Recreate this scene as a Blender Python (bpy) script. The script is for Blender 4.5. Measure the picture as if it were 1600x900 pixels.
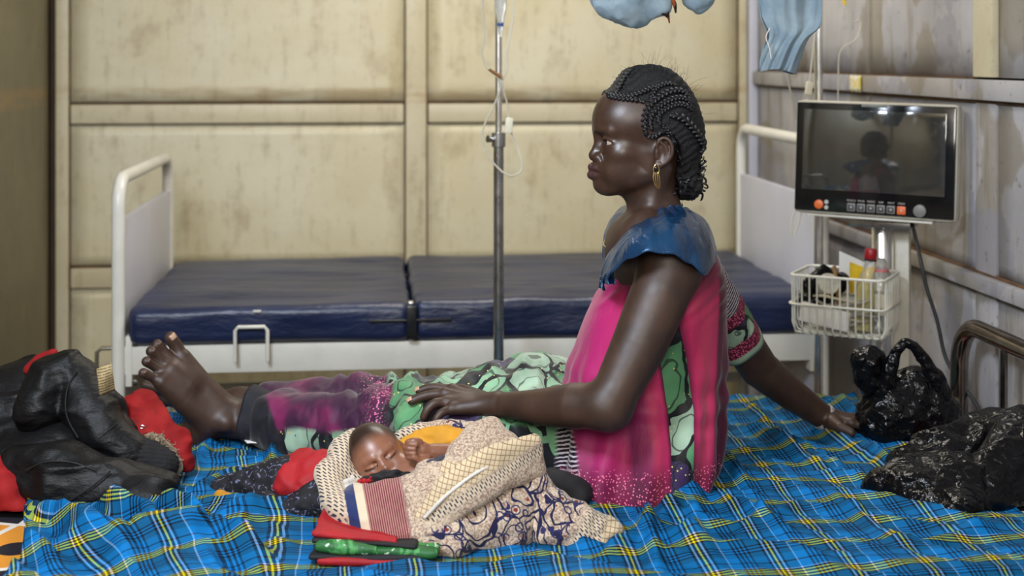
import bpy, bmesh, math, random
import numpy as np
from mathutils import Vector, Matrix

for _o in list(bpy.data.objects):
    bpy.data.objects.remove(_o)
SC = bpy.context.scene
COL = SC.collection
PI = math.pi

# ------------------------------------------------------------------ camera
F = 2160.0                      # focal length in pixels of a 1600 px wide frame
ZC = 1.40                       # lens height above the floor
camd = bpy.data.cameras.new('camera')
camd.sensor_width = 36.0
camd.lens = 36.0 * F / 1600.0
camd.shift_y = -360.0 / 1600.0  # horizon lies high in the frame
camd.dof.use_dof = True
camd.dof.focus_distance = 2.66
camd.dof.aperture_fstop = 3.2
cam = bpy.data.objects.new('camera', camd)
cam.location = (0, 0, ZC)
cam.rotation_euler = (PI / 2, 0, 0)
COL.objects.link(cam)
SC.camera = cam

# ------------------------------------------------------------------ light
RA = math.radians(5.5)          # the room is turned a little against the view
CR, SR = math.cos(RA), math.sin(RA)

def R(x, y, z=0.0):             # room axes -> world
    return Vector((x * CR - y * SR, x * SR + y * CR, z))

def A(px, py, Y):               # a point seen at px,py that stands Y metres away
    return Vector(((px - 800.0) * Y / F, Y, ZC - (py - 90.0) * Y / F))

world = bpy.data.worlds.new('world')
SC.world = world
world.use_nodes = True
_bg = world.node_tree.nodes['Background']
_bg.inputs[0].default_value = (0.80, 0.88, 1.0, 1)
_bg.inputs[1].default_value = 0.10

def area(name, loc, target, sx, sy, power, color):
    l = bpy.data.lights.new(name, 'AREA')
    l.shape = 'RECTANGLE'
    l.size, l.size_y = sx, sy
    l.energy = power
    l.color = color
    o = bpy.data.objects.new(name, l)
    o.location = loc
    o.rotation_euler = (Vector(target) - Vector(loc)).to_track_quat('-Z', 'Y').to_euler()
    COL.objects.link(o)
    return o

area('window_light', R(-0.78, 1.15, 2.50), R(0.30, 2.85, 0.80), 0.7, 0.6, 66, (0.74, 0.84, 1.0))
area('doorway_light', R(-0.2, -0.9, 2.2), R(0.3, 4.6, 0.9), 1.0, 0.8, 40, (1.0, 0.95, 0.88))
area('overhead_fill_light', R(0.45, 4.0, 2.55), R(0.45, 4.1, 0), 1.1, 0.35, 22, (1.0, 0.94, 0.84))  # added overhead fill that lifts the back wall; no fixture belongs to it

vs = SC.view_settings
vs.view_transform = 'Standard'
vs.look = 'None'
vs.gamma = 1.0
vs.use_curve_mapping = False
vs.exposure = 0.40

# ------------------------------------------------------------------ nodes
class NT:
    """small wrapper that writes shader nodes as expressions"""
    def __init__(self, name):
        self.m = bpy.data.materials.new(name)
        self.m.use_nodes = True
        self.t = self.m.node_tree
        self.t.nodes.clear()
        self.out = self.t.nodes.new('ShaderNodeOutputMaterial')
        self.b = self.t.nodes.new('ShaderNodeBsdfPrincipled')
        self.t.links.new(self.b.outputs[0], self.out.inputs[0])
    def n(self, typ, **kw):
        nd = self.t.nodes.new(typ)
        for k, v in kw.items():
            setattr(nd, k, v)
        return nd
    def put(self, sock, v):
        if isinstance(v, bpy.types.NodeSocket):
            self.t.links.new(v, sock)
        elif v is not None:
            if isinstance(v, (tuple, list)):
                if len(v) == 3 and sock.type == 'RGBA':
                    v = (*v, 1)
                sock.default_value = v
            elif sock.type == 'RGBA':
                sock.default_value = (v, v, v, 1)
            elif sock.type == 'VECTOR':
                sock.default_value = (v, v, v)
            else:
                sock.default_value = v
    def math(self, op, a, b=None, c=None, clamp=False):
        nd = self.n('ShaderNodeMath', operation=op, use_clamp=clamp)
        for i, v in enumerate((a, b, c)):
            if v is not None:
                self.put(nd.inputs[i], v)
        return nd.outputs[0]
    def add(self, a, b): return self.math('ADD', a, b)
    def sub(self, a, b): return self.math('SUBTRACT', a, b)
    def mul(self, a, b): return self.math('MULTIPLY', a, b)
    def step(self, a, lo, hi):     # smooth 0..1 between lo and hi
        nd = self.n('ShaderNodeMapRange', interpolation_type='SMOOTHSTEP')
        self.put(nd.inputs[0], a)
        nd.inputs[1].default_value = lo
        nd.inputs[2].default_value = hi
        return nd.outputs[0]
    def mix(self, f, a, b, blend='MIX'):
        nd = self.n('ShaderNodeMix', data_type='RGBA', blend_type=blend)
        self.put(nd.inputs[0], f)
        self.put(nd.inputs[6], a)
        self.put(nd.inputs[7], b)
        return nd.outputs[2]
    def obj(self):
        return self.n('ShaderNodeTexCoord').outputs['Object']
    def uv(self):
        return self.n('ShaderNodeTexCoord').outputs['UV']
    def map(self, v, scale=(1, 1, 1), rot=(0, 0, 0), loc=(0, 0, 0)):
        nd = self.n('ShaderNodeMapping')
        self.put(nd.inputs[0], v)
        nd.inputs[1].default_value = loc
        nd.inputs[2].default_value = rot
        nd.inputs[3].default_value = scale
        return nd.outputs[0]
    def sep(self, v):
        nd = self.n('ShaderNodeSeparateXYZ')
        self.put(nd.inputs[0], v)
        return nd.outputs
    def comb(self, x, y, z=0.0):
        nd = self.n('ShaderNodeCombineXYZ')
        for i, v in enumerate((x, y, z)):
            self.put(nd.inputs[i], v)
        return nd.outputs[0]
    def noise(self, v, scale, detail=3, rough=0.55, dist=0.0, color=False):
        nd = self.n('ShaderNodeTexNoise')
        self.put(nd.inputs['Vector'], v)
        nd.inputs['Scale'].default_value = scale
        nd.inputs['Detail'].default_value = detail
        nd.inputs['Roughness'].default_value = rough
        nd.inputs['Distortion'].default_value = dist
        return nd.outputs[1 if color else 0]
    def vor(self, v, scale, feature='F1', metric='EUCLIDEAN', out=0, rnd=1.0):
        nd = self.n('ShaderNodeTexVoronoi', feature=feature)
        if feature not in ('DISTANCE_TO_EDGE', 'N_SPHERE_RADIUS'):
            nd.distance = metric
        self.put(nd.inputs['Vector'], v)
        nd.inputs['Scale'].default_value = scale
        nd.inputs['Randomness'].default_value = rnd
        return nd.outputs[out]
    def wave(self, v, scale, dist=0.0, typ='BANDS', axis='X', dscale=1.0):
        nd = self.n('ShaderNodeTexWave', wave_type=typ)
        if typ == 'BANDS':
            nd.bands_direction = axis
        self.put(nd.inputs['Vector'], v)
        nd.inputs['Scale'].default_value = scale
        nd.inputs['Distortion'].default_value = dist
        nd.inputs['Detail Scale'].default_value = dscale
        return nd.outputs[1]
    def add_n(self, o, sc=30, amt=0.03):
        wv = self.n('ShaderNodeVectorMath', operation='ADD'); self.put(wv.inputs[0], o)
        s2 = self.n('ShaderNodeVectorMath', operation='SCALE'); self.put(s2.inputs[0], self.noise(o, sc, 2, color=True)); s2.inputs['Scale'].default_value = amt
        self.put(wv.inputs[1], s2.outputs[0])
        return wv.outputs[0]
    def attr(self, name, fac=True):
        nd = self.n('ShaderNodeAttribute', attribute_name=name)
        return nd.outputs[2 if fac else 0]
    def ramp(self, f, stops, interp='LINEAR'):
        nd = self.n('ShaderNodeValToRGB')
        nd.color_ramp.interpolation = interp
        self.put(nd.inputs[0], f)
        e = nd.color_ramp.elements
        while len(e) < len(stops):
            e.new(0.5)
        for el, (p, c) in zip(e, stops):
            el.position = p
            el.color = (*c, 1) if len(c) == 3 else c
        return nd.outputs[0]
    def bump(self, h, strength=0.3, dist=0.01):
        nd = self.n('ShaderNodeBump')
        self.put(nd.inputs['Height'], h)
        nd.inputs['Strength'].default_value = strength
        nd.inputs['Distance'].default_value = dist
        self.t.links.new(nd.outputs[0], self.b.inputs['Normal'])
    def set(self, color=None, rough=None, metal=None, **kw):
        self.put(self.b.inputs['Base Color'], color)
        self.put(self.b.inputs['Roughness'], rough)
        self.put(self.b.inputs['Metallic'], metal)
        for k, v in kw.items():
            self.put(self.b.inputs[k.replace('_', ' ')], v)
        return self.m

def srgb(r, g, b):
    f = lambda c: (c / 255 / 12.92) if c / 255 <= 0.04045 else ((c / 255 + 0.055) / 1.055) ** 2.4
    return (f(r), f(g), f(b))

def plain(name, col, rough=0.5, metal=0.0, var=0.18, scale=30, bump=0.0, bscale=200, bdist=0.002, **kw):
    t = NT(name)
    o = t.obj()
    n = t.noise(o, scale, 4)
    c2 = tuple(max(0, c * (1 - var)) for c in col)
    c1 = tuple(min(1, c * (1 + var)) for c in col)
    c = t.mix(t.step(n, 0.3, 0.7), c2, c1)
    if bump:
        t.bump(t.noise(o, bscale, 3), bump, bdist)
    r = t.math('ADD', rough - 0.05, t.mul(n, 0.1))
    return t.set(c, r, metal, **kw)

# ------------------------------------------------------------------ meshes
def link(name, me, mat=None, parent=None):
    o = bpy.data.objects.new(name, me)
    COL.objects.link(o)
    if mat is not None:
        me.materials.append(mat)
    if parent is not None:
        o.parent = parent
    return o

def tag(o, label=None, cat=None, group=None, kind=None):
    if label: o['label'] = label
    if cat: o['category'] = cat
    if group: o['group'] = group
    if kind: o['kind'] = kind
    return o

def empty(name, loc, rz=0.0, label=None, cat=None, group=None, kind=None):
    o = bpy.data.objects.new(name, None)
    COL.objects.link(o)
    o.location = loc
    o.rotation_euler = (0, 0, rz)
    o.empty_display_size = 0.05
    return tag(o, label, cat, group, kind)

def np_mesh(name, V, faces, smooth=True, sharp=None, flip=False):
    """faces: (n,3) / (n,4) array or list of lists"""
    me = bpy.data.meshes.new(name)
    V = np.asarray(V, np.float32)
    if isinstance(faces, np.ndarray):
        nf, k = faces.shape
        if flip: faces = faces[:, ::-1]
        me.vertices.add(len(V))
        me.vertices.foreach_set('co', V.ravel())
        me.loops.add(nf * k)
        me.loops.foreach_set('vertex_index', np.ascontiguousarray(faces, np.int32).ravel())
        me.polygons.add(nf)
        me.polygons.foreach_set('loop_start', np.arange(0, nf * k, k, dtype=np.int32))
        me.update(calc_edges=True)
    else:
        me.from_pydata([tuple(map(float, v)) for v in V], [], faces)
    me.validate(verbose=False)
    if smooth:
        me.polygons.foreach_set('use_smooth', [True] * len(me.polygons))
        if sharp:
            me.set_sharp_from_angle(angle=math.radians(sharp))
    me.update()
    return me

def attr(me, name, vals):
    a = me.attributes.new(name, 'FLOAT', 'POINT')
    a.data.foreach_set('value', np.asarray(vals, np.float32))

def set_uv(me, uv):
    l = me.uv_layers.new(name='UVMap')
    idx = np.zeros(len(me.loops), np.int32)
    me.loops.foreach_get('vertex_index', idx)
    l.data.foreach_set('uv', np.asarray(uv, np.float32)[idx].ravel())

def catmull(pts, n):
    """resample a polyline smoothly into n points (n,dim)"""
    P = np.array([np.asarray(p, float) for p in pts])
    if len(P) == 2:
        t = np.linspace(0, 1, n)[:, None]
        return P[0] * (1 - t) + P[1] * t
    P = np.vstack([2 * P[0] - P[1], P, 2 * P[-1] - P[-2]])
    m = len(P) - 3
    u = np.linspace(0, m - 1e-9, n)
    i = u.astype(int)
    t = (u - i)[:, None]
    a, b, c, d = P[i], P[i + 1], P[i + 2], P[i + 3]
    return 0.5 * (2 * b + (c - a) * t + (2 * a - 5 * b + 4 * c - d) * t ** 2 + (3 * b - a - 3 * c + d) * t ** 3)

class MB:
    def __init__(self):
        self.v, self.f = [], []
    def _add(self, V, Fs):
        o = len(self.v)
        self.v += [tuple(map(float, p)) for p in V]
        self.f += [[i + o for i in q] for q in Fs]
        return self
    def box(self, lo, hi, bev=0.0, M=None):
        lo, hi = Vector(lo), Vector(hi)
        bm = bmesh.new()
        bmesh.ops.create_cube(bm, size=1.0)
        for v in bm.verts:
            v.co = Vector([lo[i] + (v.co[i] + 0.5) * (hi[i] - lo[i]) for i in range(3)])
        if bev > 0:
            bmesh.ops.bevel(bm, geom=list(bm.edges), offset=bev, segments=2, profile=0.6, affect='EDGES')
        if M is not None:
            bmesh.ops.transform(bm, matrix=M, verts=bm.verts)
        bm.verts.index_update()
        self._add([v.co for v in bm.verts], [[v.index for v in f.verts] for f in bm.faces])
        bm.free()
        return self
    def tube(self, path, r, seg=10, n=None, closed=False, cap=True, flat=1.0):
        P = catmull(path, n) if n else np.array([np.asarray(p, float) for p in path])
        m = len(P)
        rr = np.interp(np.linspace(0, 1, m), np.linspace(0, 1, len(r)), r) if hasattr(r, '__len__') else np.full(m, float(r))
        if closed:
            T = np.roll(P, -1, 0) - np.roll(P, 1, 0)
        else:
            T = np.gradient(P, axis=0)
        T /= np.linalg.norm(T, axis=1)[:, None] + 1e-12
        up = np.array([0, 0, 1.0]) if abs(T[0][2]) < 0.9 else np.array([1.0, 0, 0])
        N = np.cross(T[0], up); N /= np.linalg.norm(N)
        V = []
        a = np.linspace(0, 2 * PI, seg, endpoint=False)
        for i in range(m):
            N = N - T[i] * np.dot(N, T[i]); N /= np.linalg.norm(N) + 1e-12
            Bn = np.cross(T[i], N)
            for x in a:
                V.append(P[i] + rr[i] * (math.cos(x) * N + flat * math.sin(x) * Bn))
        Fs = []
        for i in range(m if closed else m - 1):
            j = (i + 1) % m
            for s in range(seg):
                t = (s + 1) % seg
                Fs.append([i * seg + s, i * seg + t, j * seg + t, j * seg + s])
        if cap and not closed:
            Fs.append(list(range(seg))[::-1])
            Fs.append([(m - 1) * seg + s for s in range(seg)])
        return self._add(V, Fs)
    def lathe(self, prof, seg=24, M=None):
        V, Fs = [], []
        for (r, z) in prof:
            for s in range(seg):
                a = 2 * PI * s / seg
                p = Vector((r * math.cos(a), r * math.sin(a), z))
                V.append(M @ p if M is not None else p)
        m = len(prof)
        for i in range(m - 1):
            for s in range(seg):
                t = (s + 1) % seg
                Fs.append([i * seg + s, i * seg + t, (i + 1) * seg + t, (i + 1) * seg + s])
        Fs.append(list(range(seg))[::-1])
        Fs.append([(m - 1) * seg + s for s in range(seg)])
        return self._add(V, Fs)
    def ell(self, c, r, M=None, seg=14, ring=8):
        V, Fs = [], []
        for i in range(ring + 1):
            th = PI * i / ring
            for s in range(seg):
                a = 2 * PI * s / seg
                p = Vector((r[0] * math.sin(th) * math.cos(a), r[1] * math.sin(th) * math.sin(a), r[2] * math.cos(th)))
                if M is not None: p = M @ p
                V.append(p + Vector(c))
        for i in range(ring):
            for s in range(seg):
                t = (s + 1) % seg
                Fs.append([i * seg + s, (i + 1) * seg + s, (i + 1) * seg + t, i * seg + t])
        return self._add(V, Fs)
    def slab(self, pts, nrm, th):
        """polygon with thickness th along nrm"""
        n = Vector(nrm).normalized() * th
        m = len(pts)
        V = [Vector(p) for p in pts] + [Vector(p) + n for p in pts]
        Fs = [list(range(m))[::-1], list(range(m, 2 * m))]
        for i in range(m):
            j = (i + 1) % m
            Fs.append([i, j, m + j, m + i])
        return self._add(V, Fs)
    def grid(self, P, closed_u=False):
        """P (nu,nv,3)"""
        nu, nv = P.shape[:2]
        Fs = []
        for i in range(nu if closed_u else nu - 1):
            for j in range(nv - 1):
                k = (i + 1) % nu
                Fs.append([i * nv + j, k * nv + j, k * nv + j + 1, i * nv + j + 1])
        return self._add(P.reshape(-1, 3), Fs)
    def build(self, name, mat, parent=None, loc=None, rz=None, sharp=40, smooth=True, fixn=True):
        me = np_mesh(name, self.v, self.f, smooth, None)
        if fixn:
            bm = bmesh.new(); bm.from_mesh(me)
            bmesh.ops.remove_doubles(bm, verts=bm.verts, dist=1e-6)
            bmesh.ops.recalc_face_normals(bm, faces=bm.faces)
            bm.to_mesh(me); bm.free()
        if smooth and sharp:
            me.set_sharp_from_angle(angle=math.radians(sharp))
        o = link(name, me, mat, parent)
        if loc is not None: o.location = loc
        if rz is not None: o.rotation_euler = (0, 0, rz)
        return o

def solidify(o, th, off=0.0):
    m = o.modifiers.new('thickness', 'SOLIDIFY')
    m.thickness = th
    m.offset = off
    return o

# ------------------------------------------------------------------ noise
def _hash(ix, iy, iz, seed):
    h = (ix.astype(np.int64) * 374761393 + iy.astype(np.int64) * 668265263 + iz.astype(np.int64) * 2147483647 + seed * 974634777) & 0xFFFFFFFF
    h = ((h ^ (h >> 13)) * 1274126177) & 0xFFFFFFFF
    h = h ^ (h >> 16)
    return h
def pnoise(P, scale=1.0, seed=0):
    Q = np.asarray(P, np.float64) * scale + 131.7
    I = np.floor(Q).astype(np.int64)
    f = Q - I
    u = f * f * f * (f * (f * 6 - 15) + 10)
    res = 0
    for dx in (0, 1):
        wx = u[:, 0] if dx else 1 - u[:, 0]
        for dy in (0, 1):
            wy = u[:, 1] if dy else 1 - u[:, 1]
            for dz in (0, 1):
                wz = u[:, 2] if dz else 1 - u[:, 2]
                h = _hash(I[:, 0] + dx, I[:, 1] + dy, I[:, 2] + dz, seed)
                gx = ((h & 1023) / 511.5 - 1); gy = (((h >> 10) & 1023) / 511.5 - 1); gz = (((h >> 20) & 1023) / 511.5 - 1)
                res = res + wx * wy * wz * (gx * (f[:, 0] - dx) + gy * (f[:, 1] - dy) + gz * (f[:, 2] - dz))
    return res
def fbm(P, scale, seed=0, oct=3, gain=0.5):
    r, a = 0, 1.0
    for i in range(oct):
        r = r + a * pnoise(P, scale * 2 ** i, seed + i * 17)
        a *= gain
    return r
def ridged(P, scale, seed=0, oct=3, gain=0.5):
    r, a = 0, 1.0
    for i in range(oct):
        r = r + a * (1 - np.abs(pnoise(P, scale * 2 ** i, seed + i * 31)) * 2.2)
        a *= gain
    return r

def vnormals(V, Q):
    a, b, c = V[Q[:, 0]], V[Q[:, 1]], V[Q[:, 2]]
    d = V[Q[:, -1]]
    n = np.cross(c - a, d - b) if Q.shape[1] == 4 else np.cross(b - a, c - a)
    N = np.zeros_like(V)
    for k in range(Q.shape[1]):
        for x in range(3):
            N[:, x] += np.bincount(Q[:, k], n[:, x], len(V))
    return N / (np.linalg.norm(N, axis=1)[:, None] + 1e-15)

def relax(V, Q, it=1, lam=0.5):
    n = Q.shape[1]
    E = np.vstack([Q[:, [k, (k + 1) % n]] for k in range(n)])
    cnt = np.bincount(E[:, 0], minlength=len(V)) + np.bincount(E[:, 1], minlength=len(V))
    for _ in range(it):
        S = np.zeros_like(V)
        for x in range(3):
            S[:, x] = np.bincount(E[:, 0], V[E[:, 1], x], len(V)) + np.bincount(E[:, 1], V[E[:, 0], x], len(V))
        V = V + lam * (S / np.maximum(cnt, 1)[:, None] - V)
    return V

# ------------------------------------------------------------------ implicit surfaces
class SDF:
    """smooth unions / cuts of simple solids, skinned into ONE continuous surface"""
    def __init__(self, M=None):
        self.ops = []
        self.M = M
    def frame(self, M):
        self.M = M
        return self
    def _w(self, p):
        p = Vector(p)
        return np.array(self.M @ p if self.M is not None else p)
    def _r(self, rot):
        m = self.M.to_3x3() if self.M is not None else Matrix.Identity(3)
        return m @ rot if rot is not None else m
    def cap(self, a, b, ra, rb=None, k=0.01, op='u'):
        a, b = self._w(a), self._w(b)
        rb = ra if rb is None else rb
        ba = b - a
        L = float(ba @ ba) + 1e-12
        def fn(P):
            pa = P - a
            t = np.clip(pa @ ba / L, 0, 1)
            q = pa - t[:, None] * ba
            return np.sqrt(np.einsum('ij,ij->i', q, q)) - (ra + (rb - ra) * t)
        r = max(ra, rb)
        self.ops.append((fn, np.minimum(a, b) - r, np.maximum(a, b) + r, k, op))
        return self
    def chain(self, pts, rad, k=0.01, op='u', n=None):
        if n:
            rad = np.interp(np.linspace(0, 1, n), np.linspace(0, 1, len(rad)), rad) if hasattr(rad, '__len__') else rad
            pts = catmull(pts, n)
        if not hasattr(rad, '__len__'):
            rad = [rad] * len(pts)
        W = [self._w(p) for p in pts]
        rad = list(map(float, rad))
        def fn(P):
            d = None
            for i in range(len(W) - 1):
                a, ba = W[i], W[i + 1] - W[i]
                L = float(ba @ ba) + 1e-12
                pa = P - a
                t = np.clip(pa @ ba / L, 0, 1)
                q = pa - t[:, None] * ba
                e = np.sqrt(np.einsum('ij,ij->i', q, q)) - (rad[i] + (rad[i + 1] - rad[i]) * t)
                d = e if d is None else np.minimum(d, e)
            return d
        W_ = np.array(W)
        r = max(rad)
        self.ops.append((fn, W_.min(0) - r, W_.max(0) + r, k, op))
        return self
    def ell(self, c, r, rot=None, k=0.01, op='u'):
        c = self._w(c)
        Rm = np.array(self._r(rot))
        r = np.array(r, float)
        def fn(P):
            q = (P - c) @ Rm
            k0 = np.sqrt(((q / r) ** 2).sum(1)) + 1e-9
            k1 = np.sqrt(((q / (r * r)) ** 2).sum(1)) + 1e-9
            return k0 * (k0 - 1) / k1
        ext = np.abs(Rm) @ r
        self.ops.append((fn, c - ext, c + ext, k, op))
        return self
    def box(self, c, h, rnd=0.01, rot=None, k=0.01, op='u'):
        c = self._w(c)
        Rm = np.array(self._r(rot))
        h = np.array(h, float) - rnd
        def fn(P):
            q = np.abs((P - c) @ Rm) - h
            return np.sqrt((np.maximum(q, 0) ** 2).sum(1)) + np.minimum(q.max(1), 0) - rnd
        ext = np.abs(Rm) @ (h + rnd)
        self.ops.append((fn, c - ext, c + ext, k, op))
        return self
    def plane(self, c, n, lo, hi, k=0.004):
        """cut away everything on the side the normal points to"""
        c = self._w(c); n = np.array(self._r(None) @ Vector(n).normalized())
        fn = lambda P: -((P - c) @ n)
        self.ops.append((fn, np.array(lo), np.array(hi), k, 's'))
        return self
    def disp(self, fn, lo, hi):
        self.ops.append((fn, np.array(lo), np.array(hi), 0.0, 'd'))
        return self
    def eval(self, P, lo, hi):
        d = np.full(len(P), 0.10)
        for fn, a, b, k, op in self.ops:
            m = k + 0.012
            if (a - m > hi).any() or (b + m < lo).any():
                continue
            e = fn(P)
            if op == 'u':
                h = np.clip(0.5 + 0.5 * (d - e) / k, 0, 1)
                d = d + (e - d) * h - k * h * (1 - h)
            elif op == 's':
                e = -e
                h = np.clip(0.5 - 0.5 * (d - e) / k, 0, 1)
                d = d + (e - d) * h + k * h * (1 - h)
            elif op == 'i':
                h = np.clip(0.5 - 0.5 * (d - e) / k, 0, 1)
                d = d + (e - d) * h + k * h * (1 - h)
            else:
                d = d + e
        return d
    def mesh(self, h, smooth=1, B=16):
        los = np.array([o[1] for o in self.ops if o[4] == 'u']) - 0.01
        his = np.array([o[2] for o in self.ops if o[4] == 'u']) + 0.01
        lo = los.min(0) - 2 * h
        N = (np.ceil((his.max(0) - lo) / h).astype(int) + 3)
        bs = B * h
        cand = set()
        for a, b in zip(los, his):
            i0 = np.maximum(np.floor((a - lo) / bs).astype(int), 0); i1 = np.floor((b - lo) / bs).astype(int)
            for i in range(i0[0], i1[0] + 1):
                for j in range(i0[1], i1[1] + 1):
                    for k in range(i0[2], i1[2] + 1):
                        cand.add((i, j, k))
        r = np.arange(B + 1)
        gi, gj, gk = np.meshgrid(r, r, r, indexing='ij')
        G = np.stack([gi, gj, gk], -1).reshape(-1, 3).astype(float) * h
        lim = bs * 0.87 * 1.35 + 0.004
        NY, NZ = int(N[1]) + B + 2, int(N[2]) + B + 2
        vid, vpos, quads = [], [], []
        corners = [(0, 0, 0), (1, 0, 0), (0, 1, 0), (1, 1, 0), (0, 0, 1), (1, 0, 1), (0, 1, 1), (1, 1, 1)]
        edges = [(0, 1), (2, 3), (4, 5), (6, 7), (0, 2), (1, 3), (4, 6), (5, 7), (0, 4), (1, 5), (2, 6), (3, 7)]
        for (bi, bj, bk) in cand:
            o = lo + np.array([bi, bj, bk]) * bs
            c = (o + bs / 2)[None]
            if abs(self.eval(c, o, o + bs)[0]) > lim:
                continue
            D = self.eval(G + o, o, o + bs).reshape(B + 1, B + 1, B + 1)
            S = D < 0
            if S.all() or not S.any():
                continue
            cs = [S[a:a + B, b:b + B, c_:c_ + B] for a, b, c_ in corners]
            cnt = sum(x.astype(np.int8) for x in cs)
            ci, cj, ck = np.nonzero((cnt > 0) & (cnt < 8))
            vals = np.stack([D[ci + a, cj + b, ck + c_] for a, b, c_ in corners])
            acc = np.zeros((len(ci), 3)); nn = np.zeros(len(ci))
            for e0, e1 in edges:
                d0, d1 = vals[e0], vals[e1]
                m = (d0 < 0) != (d1 < 0)
                t = np.where(m, d0 / np.where(m, d0 - d1, 1), 0)
                p0, p1 = np.array(corners[e0], float), np.array(corners[e1], float)
                acc += (p0 + t[:, None] * (p1 - p0)) * m[:, None]
                nn += m
            acc /= nn[:, None]
            gI, gJ, gK = ci + bi * B, cj + bj * B, ck + bk * B
            vid.append((gI.astype(np.int64) * NY + gJ) * NZ + gK)
            vpos.append(lo + (acc + np.stack([gI, gJ, gK], -1)) * h)
            for ax in range(3):
                u, w = (ax + 1) % 3, (ax + 2) % 3
                sl0 = [slice(0, B)] * 3
                sl1 = list(sl0); sl1[ax] = slice(1, B + 1)
                s0, s1 = S[tuple(sl0)], S[tuple(sl1)]
                e = np.stack(np.nonzero(s0 != s1), -1)
                if not len(e):
                    continue
                fl = s0[tuple(e.T)]
                g = e + np.array([bi, bj, bk]) * B
                def cid(du, dw):
                    q = g.copy(); q[:, u] -= du; q[:, w] -= dw
                    return (q[:, 0].astype(np.int64) * NY + q[:, 1]) * NZ + q[:, 2]
                q = np.stack([cid(1, 1), cid(0, 1), cid(0, 0), cid(1, 0)], -1)
                q[~fl] = q[~fl][:, ::-1]
                quads.append(q)
        vid = np.concatenate(vid); V = np.concatenate(vpos); Q = np.concatenate(quads)
        s = np.argsort(vid); vid = vid[s]; V = V[s]
        pos = np.searchsorted(vid, Q); pos = np.minimum(pos, len(vid) - 1)
        ok = (vid[pos] == Q).all(1)
        Q = pos[ok]
        if smooth:
            V = relax(V, Q, smooth, 0.5)
        return V, Q.astype(np.int32)

def sdf_obj(name, sdf, h, mat, parent=None, smooth=1, post=None):
    V, Q = sdf.mesh(h, smooth)
    if post is not None:
        V = post(V, Q)
    me = np_mesh(name, V, Q)
    return link(name, me, mat, parent), V, Q
# ------------------------------------------------------------------ shared materials
def wall_mat(name, c1, c2, stain, stain_amt=0.5, rough=0.55):
    t = NT(name)
    o = t.obj()
    big = t.noise(o, 2.2, 4, 0.6)
    streak = t.noise(t.map(o, (9, 9, 1.0)), 3.0, 4, 0.6)
    fine = t.noise(o, 26, 4, 0.6)
    c = t.mix(t.step(big, 0.35, 0.68), c1, c2)
    f = t.mul(t.step(t.add(t.mul(streak, 0.6), t.mul(fine, 0.4)), 0.50, 0.72), stain_amt)
    c = t.mix(f, c, stain)
    sp = t.noise(o, 90, 2)
    c = t.mix(t.mul(t.step(sp, 0.66, 0.76), stain_amt * 0.7), c, stain)
    z = t.sep(o)[2]
    smear = t.mul(t.mul(t.step(z, 1.222, 1.228), t.sub(1.0, t.step(z, 1.27, 1.31))), t.step(t.noise(t.map(o, (2, 2, 9)), 3, 4), 0.34, 0.6))
    c = t.mix(t.mul(smear, stain_amt * 1.1), c, srgb(160, 128, 80))
    blot = t.noise(t.map(o, (1, 1, 0.7), loc=(5, 2, 1)), 5.5, 5, 0.6)
    c = t.mix(t.mul(t.step(blot, 0.56, 0.72), stain_amt * 1.1), c, srgb(150, 128, 86))
    t.bump(t.add(t.mul(fine, 0.5), t.noise(o, 7, 3)), 0.25, 0.006)
    return t.set(c, rough)

CREAM = wall_mat('cream_wall_paint', srgb(206, 194, 158), srgb(214, 206, 178), srgb(130, 108, 70), 0.40, 0.42)
BATTEN = wall_mat('cream_batten_paint', srgb(196, 184, 150), srgb(206, 196, 166), srgb(120, 96, 58), 0.45, 0.42)
DARKGAP = plain('brown_gap', srgb(70, 54, 34), 0.8, scale=12)
LEFTW = wall_mat('dimmed_cream_wall_paint', srgb(120, 112, 88), srgb(132, 124, 98), srgb(84, 74, 50), 0.4, 0.6)  # dark cream wall, its colour lowered to stand in for dim light there
def grey_wall():
    t = NT('worn_grey_wall_paint')
    o = t.obj()
    base = t.mix(t.step(t.noise(o, 3, 4), 0.35, 0.65), srgb(158, 156, 158), srgb(180, 177, 178))
    streak = t.noise(t.map(o, (7, 7, 0.9)), 2.4, 4, 0.6)
    base = t.mix(t.mul(t.step(streak, 0.52, 0.68), 0.65), base, srgb(128, 120, 108))
    patch = t.noise(t.map(o, (1, 1, 1), loc=(3.1, 1.7, 0.4)), 2.7, 5, 0.45)
    base = t.mix(t.mul(t.step(patch, 0.555, 0.58), 0.55), base, srgb(124, 112, 88))
    patch2 = t.noise(t.map(o, (1, 1, 1), loc=(7.1, 4.7, 2.4)), 3.4, 5, 0.5)
    base = t.mix(t.mul(t.step(patch2, 0.56, 0.58), 0.6), base, srgb(140, 139, 150))
    base = t.mix(t.mul(t.step(t.noise(o, 40, 3), 0.62, 0.75), 0.5), base, srgb(84, 68, 46))
    t.bump(t.noise(o, 14, 4), 0.3, 0.006)
    return t.set(base, 0.55)
GREYW = grey_wall()
GRIME = plain('rusty_grime', srgb(92, 66, 42), 0.8, scale=18, var=0.4)
WHITE = plain('white_enamel', srgb(218, 215, 204), 0.32, var=0.06, scale=9, bump=0.05)
WPANEL = plain('pale_lilac_panel', srgb(196, 196, 206), 0.4, var=0.05, scale=4)
CHROME = plain('chrome', (0.86, 0.85, 0.83), 0.24, 1.0, var=0.06)
STEEL = plain('brushed_steel', (0.45, 0.44, 0.43), 0.28, 1.0, var=0.15)
DKCHROME = plain('dark_chrome', (0.26, 0.22, 0.19), 0.16, 1.0, var=0.2)
BLACKPL = plain('black_plastic', (0.012, 0.012, 0.013), 0.3, var=0.2)
RUBBER = plain('dark_rubber', (0.02, 0.02, 0.02), 0.6)

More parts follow.
